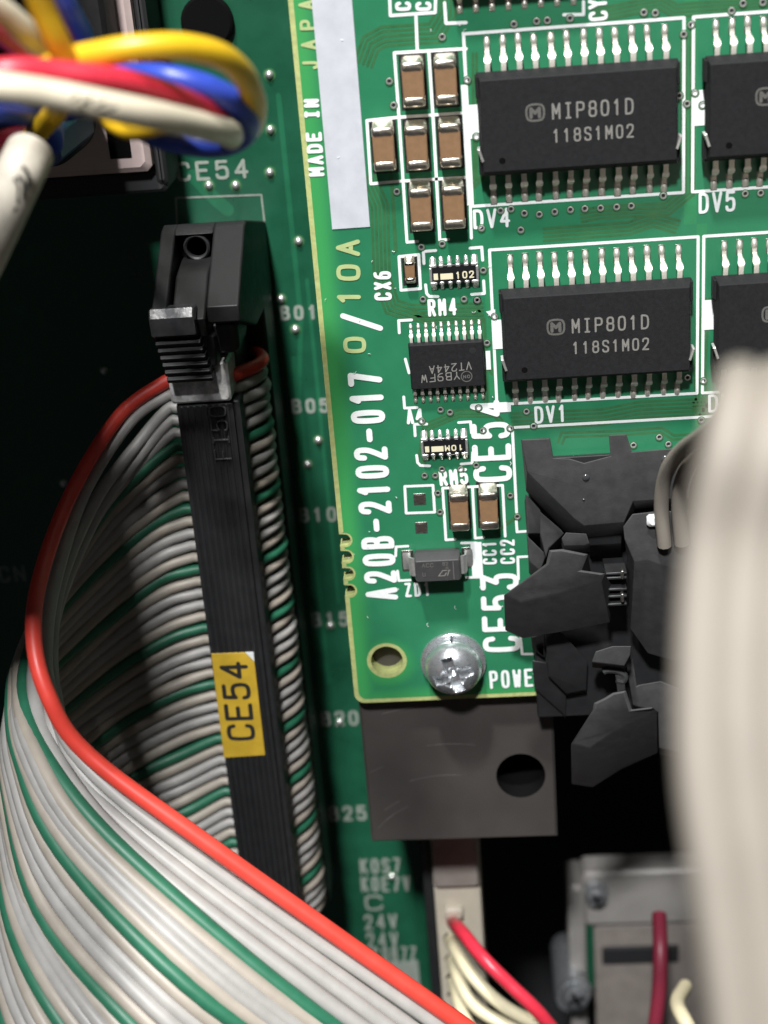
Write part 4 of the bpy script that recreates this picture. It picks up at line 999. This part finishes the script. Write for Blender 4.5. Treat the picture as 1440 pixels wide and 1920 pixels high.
for o in list(hd.children) + list(pl.children) + [c for c in ht.children if c.name.startswith(('frame', 'lever', 'thumb_base', 'lock', 'cross'))]:
    if o.name.startswith(('mould', 'contact', 'white')): continue
    bv = o.modifiers.new('bevel', 'BEVEL'); bv.width = .26; bv.segments = 3; bv.limit_method = 'ANGLE'; bv.angle_limit = radians(32)
# broad grey cable rising from that plug, over and down in front
gc = thing('ribbon_cable', 'broad plain grey ribbon cable hanging blurred in front at the right edge', 'ribbon cable', (24, -1, 9))
for j in range(16):
    s0 = at(1246 + 30 * j, 1022 - j, 9.0); sx = s0.x
    f_ = 1 - j / 40
    base = [(1246, 1022, 9.0), (1240, 945, 9.8), (1250, 885, 11.5), (1280, 842, 15), (1318, 812, 22), (1346, 785, 34), (1368, 745, 52), (1385, 722, 66), (1388, 738, 74), (1366, 840, 77), (1330, 1020, 78), (1314, 1230, 80), (1317, 1450, 82), (1350, 1700, 84), (1384, 1990, 86), (1410, 2250, 88), (1430, 2900, 90)]
    pts = []
    for i, (u, v, h) in enumerate(base):
        p = at(u, v, h)
        dx = (1.40 if i < 7 else 1.36) * j
        pts.append((p.x + dx, p.y - (0.10 * j if i in (2, 3, 4) else 0) + .12 * sin(j * 1.7 + i), p.z + .1 * sin(j * 2.1 + i * .6)))
    mb = MB(); mb.tube(pts, lambda t: .62 if t < .4 else .9, 10, 6); mb.build('conductor', M['cable_grey'], gc, sharp=80)

# ================================================================ wire bundle, upper left
def wire(name, label, cat, m, pts, r, group=None):
    P = [at(*p) for p in pts]
    t = thing(name, label, cat, tuple(P[0]), group)
    mb = MB(); mb.tube(P, r, 14, 8); mb.build('insulation', m, t, sharp=80)
    return t
WG = 'loose wires looping in the upper left'
wire('wire', 'yellow wire arching over the top of the loop at the upper left', 'wire', M['yellow'], [(60, -60, 36), (78, 10, 35), (108, 80, 34), (128, 135, 32), (110, 200, 24), (60, 260, 16)], .78, WG)
wire('wire', 'yellow wire bent back in a long arc that encloses the blue one', 'wire', M['yellow'], [(20, 170, 30), (110, 120, 32), (190, 100, 33), (270, 88, 33), (350, 88, 32), (420, 108, 30), (462, 150, 27), (478, 205, 23), (465, 245, 20), (438, 228, 23), (400, 222, 25), (320, 228, 24), (238, 240, 22), (190, 205, 20), (140, 180, 18)], .80, WG)
wire('wire', 'blue wire curling in a closed loop beneath the red and white wires', 'wire', M['blue'], [(170, 150, 20), (270, 142, 26), (350, 152, 27), (420, 178, 26), (460, 215, 24), (462, 248, 22), (425, 270, 22), (370, 272, 22), (300, 256, 22), (245, 230, 20), (180, 200, 14), (100, 210, 8)], .82, WG)
wire('wire', 'blue wire dropping behind the yellow one at the top edge', 'wire', M['blue'], [(95, -50, 20), (130, 20, 18), (158, 75, 14), (170, 140, 8), (150, 200, 2)], .80, WG)
wire('wire', 'red wire lying above the thick white marked wire', 'wire', M['red'], [(-60, 150, 36), (20, 133, 36), (110, 138, 35), (200, 148, 34), (280, 165, 32), (350, 192, 29), (410, 225, 25), (440, 262, 21)], .80, WG)
wc = wire('wire', 'thick cream white wire with black printing, its bend pointing right', 'wire', M['cream'], [(-60, 160, 40), (10, 165, 40), (100, 178, 39), (190, 196, 38), (280, 214, 36), (350, 230, 33), (410, 245, 29), (432, 252, 25), (425, 264, 18), (395, 270, 12)], .86, WG)
wire('wire', 'cream wire slanting in from the upper left corner', 'wire', M['cream'], [(-60, -20, 34), (10, 25, 32), (60, 70, 30), (110, 120, 26), (150, 160, 20)], .80, WG)
wire('wire', 'dark red wire below the slanting cream one at the left edge', 'wire', M['red'], [(-60, 20, 26), (0, 60, 24), (50, 100, 20), (100, 140, 14), (130, 190, 6)], .80, WG)
wire('wire', 'dark blue wire at the left edge under the marked white wire', 'wire', M['blue'], [(-60, 205, 24), (0, 205, 22), (60, 215, 18), (95, 240, 10), (95, 290, 0)], .95, WG)
wire('wire', 'red wire running into the marked white sleeve', 'wire', M['red'], [(-50, 290, 14), (5, 265, 12), (45, 255, 8), (80, 240, 4)], .9, WG)
# printing on the white wire
mb = MB()
for (u0, v0, u1, v1) in ((134, 190, 146, 180), (150, 196, 172, 184), (158, 188, 170, 196), (176, 202, 198, 190), (186, 208, 212, 204), (198, 206, 218, 200)):
    a, b = at(u0, v0, 40.0), at(u1, v1, 40.0)
    mb.tube([a + Vector((0, 0, -.15)), (a + b) / 2 + Vector((0, 0, .02)), b + Vector((0, 0, -.15))], .09, 6, 3)
mb.build('printing', M['ink'], wc)
sl = thing('cable_sleeve', 'cream white cable sleeve with black printing at the left edge', 'sleeve', tuple(at(10, 380, 14)))
mb = MB(); P = [at(*p) for p in ((-60, 540, 23), (-10, 430, 25), (34, 332, 25), (56, 286, 23))]
mb.tube(P, 1.62, 24, 8); mb.build('tube', mat('dull_cream_sleeve', (.46, .42, .35), .5, var=.2, nscale=.5), sl, sharp=60)  # duller cream than the wires, mottled at random
mb = MB()
for pts in ([(16, 350), (9, 362), (10, 384), (22, 396), (30, 388)], [(26, 334), (34, 350), (33, 380)], [(33, 330), (44, 342), (44, 370)], [(42, 312), (53, 326), (52, 352)]):
    mb.tube([at(u, v, 26.55) for u, v in pts], .12, 6, 4)
mb.build('printing', M['ink'], sl)
bc = thing('cable_connector', 'dark blue cable connector with a light blue tab behind the wires', 'connector', tuple(at(70, 245, 0)))
p = at(60, 250, 4)
mb = MB(); mb.cbox(p.x - 4, p.x + 2.2, p.y - 2.5, p.y + 3, -8, 5, .5); mb.build('housing', M['bluehouse'], bc)
p = at(105, 216, 6); mb = MB(); mb.cbox(p.x - .9, p.x + .75, p.y - 1.2, p.y + 1.2, 2, 6.5, .25); mb.build('tab', M['lightblue'], bc)
gr = thing('cable_gland', 'round black rubber gland behind the wires at the left', 'gland', tuple(at(130, 255, -8)))
p = at(92, 245, -6); mb = MB(); mb.lathe([(2.5, -8), (2.9, -7.4), (2.9, -1), (2.4, 0), (1.2, 0), (1.0, -2)], (p.x, p.y, -4), 32); mb.build('ring', M['blackrub_shade'], gr)

# ================================================================ mauve module in the upper left corner
mo = thing('relay_module', 'mauve plastic module with a dark slot at the upper left, on the lower board', 'module', (-32, 36, ZL))
a = at(285, 322, -14)
mb = MB(); mb.cbox(-60, a.x, a.y, 62, ZL + .1, -14, .5); mb.build('case', M['mauve'], mo)
p = at(222, 262, -13.9); mb = MB(); mb.cbox(p.x - 1.0, p.x + 1.0, p.y - 1.7, p.y + 1.7, -14.1, -13.9, .05); mb.build('slot', M['hole'], mo)
mb = MB(); mb.cbox(a.x + .05, at(314, 330, -15.2).x, a.y - 1.5, 62, ZL + .1, -15.2, .3); mb.build('side_shade', M['blackrub_shade'], mo)  # black bar standing in for the shaded right face of the case
mb = MB(); mb.cbox(-60, at(311, 330, -15.5).x, a.y - 2.2, a.y - .1, ZL + .1, -15.5, .3); mb.build('foot_shade', M['blackrub_shade'], mo)  # black bar standing in for the shadow at the foot of the case
p = at(205, 60, -10); mb = MB(); mb.cbox(-60, p.x, p.y - 4, 62, -14, -9, .4); mb.build('terminal_cover', M['blackp2'], mo)
p0 = at(390, 40, ZL); bz = thing('capacitor_can', 'round black can standing on the lower board at the top edge', 'capacitor', (p0.x, p0.y, ZL))
mb = MB(); mb.lathe([(2.3, 0.05), (2.45, .2), (2.45, .7), (2.2, .9), (.3, .9)], (0, 0, 0), 28); mb.build('can', M['hole'], bz, world=False)
# unseen box added above the frame to shade the left side
cu = thing('shade_box', 'tall grey unseen box added beyond the upper left corner for shade', 'shade box', (-70, 80, ZL))
mb = MB(); mb.cbox(-140, -25.3, 47.5, 80, -60, 63, .8); mb.build('case', M['sheet'], cu)

# ================================================================ bottom centre: ivory connector with wires
iv = thing('wire_connector', 'ivory connector strip at the bottom with one red and several pale wires', 'connector', tuple(at(850, 1750, -14)))
A0, A1 = at(808, 1590, -12), at(896, 1590, -12); B0 = at(838, 1990, -12)
mb = MB(); mb.cbox(A0.x, A1.x, B0.y - 10, A0.y + 6, ZL, -12, .2); mb.build('housing', M['ivory'], iv)
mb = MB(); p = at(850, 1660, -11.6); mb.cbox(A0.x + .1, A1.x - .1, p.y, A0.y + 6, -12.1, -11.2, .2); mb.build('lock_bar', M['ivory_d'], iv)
p = at(851, 1716, -11); mb = MB(); mb.cbox(p.x - 1.0, p.x + 1.0, p.y - .7, p.y + .7, -12, -11, .2); mb.build('key_block', M['ivory'], iv)
mb = MB(); src = None
for i, v in enumerate((1755, 1795, 1830, 1862, 1895, 1930)):
    p = at(838 + i * 2.2, v, -11.95)
    if src is None: m_ = MB(); m_.prism([(-.45, -.3), (.45, -.3), (0, .5)], 0, .05); src = m_.build('contact_slot', M['hole'], iv, world=False); o = src
    else: o = src.copy(); COL.objects.link(o); o.parent = iv
    o.location = p - Vector(iv.location)
mb = MB(); mb.cbox(A0.x - 1.2, A0.x - .05, B0.y - 10, A0.y + 5, ZL, -13, .2); mb.build('side_wall', M['blackp'], iv)
WB = 'wires of the ivory connector'
wire('wire', 'crimson wire leaving the ivory connector towards the lower right', 'wire', M['red'], [(848, 1728, -12), (862, 1742, -6), (905, 1795, -1), (960, 1850, 1), (1010, 1898, 2), (1060, 1960, 2)], .72, WB)
wire('wire', 'uppermost pale wire of the ivory connector, next to the crimson one', 'wire', M['wire_ivory'], [(844, 1762, -12), (856, 1785, -8), (890, 1835, -4), (950, 1890, -2), (1040, 1935, -1), (1100, 1960, -1)], .72, WB)
wire('wire', 'middle pale wire of the ivory connector', 'wire', M['wire_ivory'], [(848, 1800, -12), (858, 1830, -8), (885, 1880, -5), (935, 1915, -3), (1020, 1950, -2), (1100, 1990, -2)], .72, WB)
wire('wire', 'lowest pale wire of the ivory connector, close to the red ribbon edge', 'wire', M['wire_ivory'], [(850, 1838, -12), (858, 1870, -8), (872, 1910, -5), (900, 1950, -3), (960, 1990, -2)], .72, WB)

# bracket with screws, lower right
bk = thing('mounting_bracket', 'grey sheet metal bracket deep at the lower right, with a screw at its corner', 'bracket', tuple(at(1120, 1780, -20)))
ZB = -32.0
q = lambda u, v, h=ZB: at(u, v, h)
a, b, c = q(1062, 1645), q(1330, 1640), q(1062, 1990)
mb = MB(); mb.cbox(a.x, a.x + 2.1, c.y - 10, a.y, ZB - 4, ZB + 2.0, .5); mb.build('flange', M['sheet'], bk)
d_ = q(1180, 1735)
mb = MB(); mb.cbox(a.x + 2.0, 60, d_.y, a.y + .5, ZB - 4, ZB, .4); mb.build('corner_plate', M['sheet'], bk)
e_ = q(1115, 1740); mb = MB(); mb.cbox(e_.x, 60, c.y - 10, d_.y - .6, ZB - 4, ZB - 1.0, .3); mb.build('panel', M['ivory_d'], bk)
f_ = q(1085, 1725); mb = MB(); mb.cbox(f_.x - .3, e_.x - .1, q(1085, 1860).y, d_.y - .3, ZB - 4, ZB - .6, .1); mb.build('board_edge', M['lowmask'], bk)
g0, g1 = q(1130, 1785), q(1230, 1812); mb = MB(); mb.cbox(g0.x, g1.x + 3, g1.y, g0.y, ZB - 1.1, ZB - .6, .1); mb.build('dark_slot', M['blackrub_shade'], bk)
def small_screw(u, v, h, r_, label):
    p = at(u, v, h); t = thing('screw', label, 'screw', tuple(p))
    mb = MB(); mb.lathe([(r_ * 1.15, -1.2), (r_ * 1.15, -.7), (r_, -.6), (r_, -.1), (r_ * .9, .45), (r_ * .55, .75), (r_ * .02, .8)], (0, 0, 0), 28); mb.build('head', M['steel'], t, world=False)
    mb = MB()
    for an in (.4, .4 + pi / 2):
        mb.prism([(cos(an) * x - sin(an) * y, sin(an) * x + cos(an) * y) for x, y in ((-r_ * .6, -r_ * .14), (r_ * .6, -r_ * .14), (r_ * .6, r_ * .14), (-r_ * .6, r_ * .14))], .6 if an < 1 else .603, .82 if an < 1 else .823)
    mb.build('cross_slot', M['hole'], t, world=False)
small_screw(1118, 1680, ZB + 1.3, 1.35, 'dull screw holding the corner of the grey bracket')
small_screw(1080, 1868, ZB + 8, 1.75, 'bright screw at the bottom edge, on the bracket flange')
p = at(1075, 1890, ZB + 7); mb = MB()
ps = thing('metal_post', 'pale metal post under the bright screw at the bottom edge', 'post', (p.x, p.y, ZB - 3))
mb.lathe([(2.1, -2), (2.2, -1.6), (2.2, 8), (2.0, 8.5)], (0, 0, 0), 28); mb.build('post', M['steel'], ps, world=False)
wire('wire', 'dark red wire hanging in the shade over the bracket panel', 'wire', M['wire_dred'], [(1236, 1715, -18), (1238, 1780, -14), (1236, 1860, -12), (1225, 1950, -11)], .85)
wire('wire', 'pale wire end at the bottom edge right of the bracket', 'wire', M['wire_ivory'], [(1330, 1990, 4), (1285, 1915, 2), (1270, 1880, -2), (1285, 1850, -8)], .8)

# lint and dust lying on the green board and on the plug cover
rl = random.Random(3)
lint = MB()
for i in range(46):
    if i < 8: u, v, h = ((690, 1160), (612, 560), (662, 700), (1075, 1345), (870, 640), (1000, 1262), (735, 470), (900, 1100))[i] + (0.09,)
    else: u, v, h = rl.uniform(580, 960), rl.uniform(20, 1290), 0.10
    p = at(u, v, h); a = rl.uniform(0, 6.28); l = rl.uniform(.05, .22)
    if p.x < XE + .6 or p.y < YB + .5: continue
    lint.tube([(p.x, p.y, h), (p.x + l * cos(a), p.y + l * sin(a), h + .03), (p.x + 1.8 * l * cos(a + .5), p.y + 1.8 * l * sin(a + .5), h)], rl.uniform(.012, .03), 5, 2)
o = lint.build('dust', M['silk'], None); o['kind'] = 'stuff'; o['label'] = 'tiny pale specks of dust and lint on the green board'; o['category'] = 'dust'
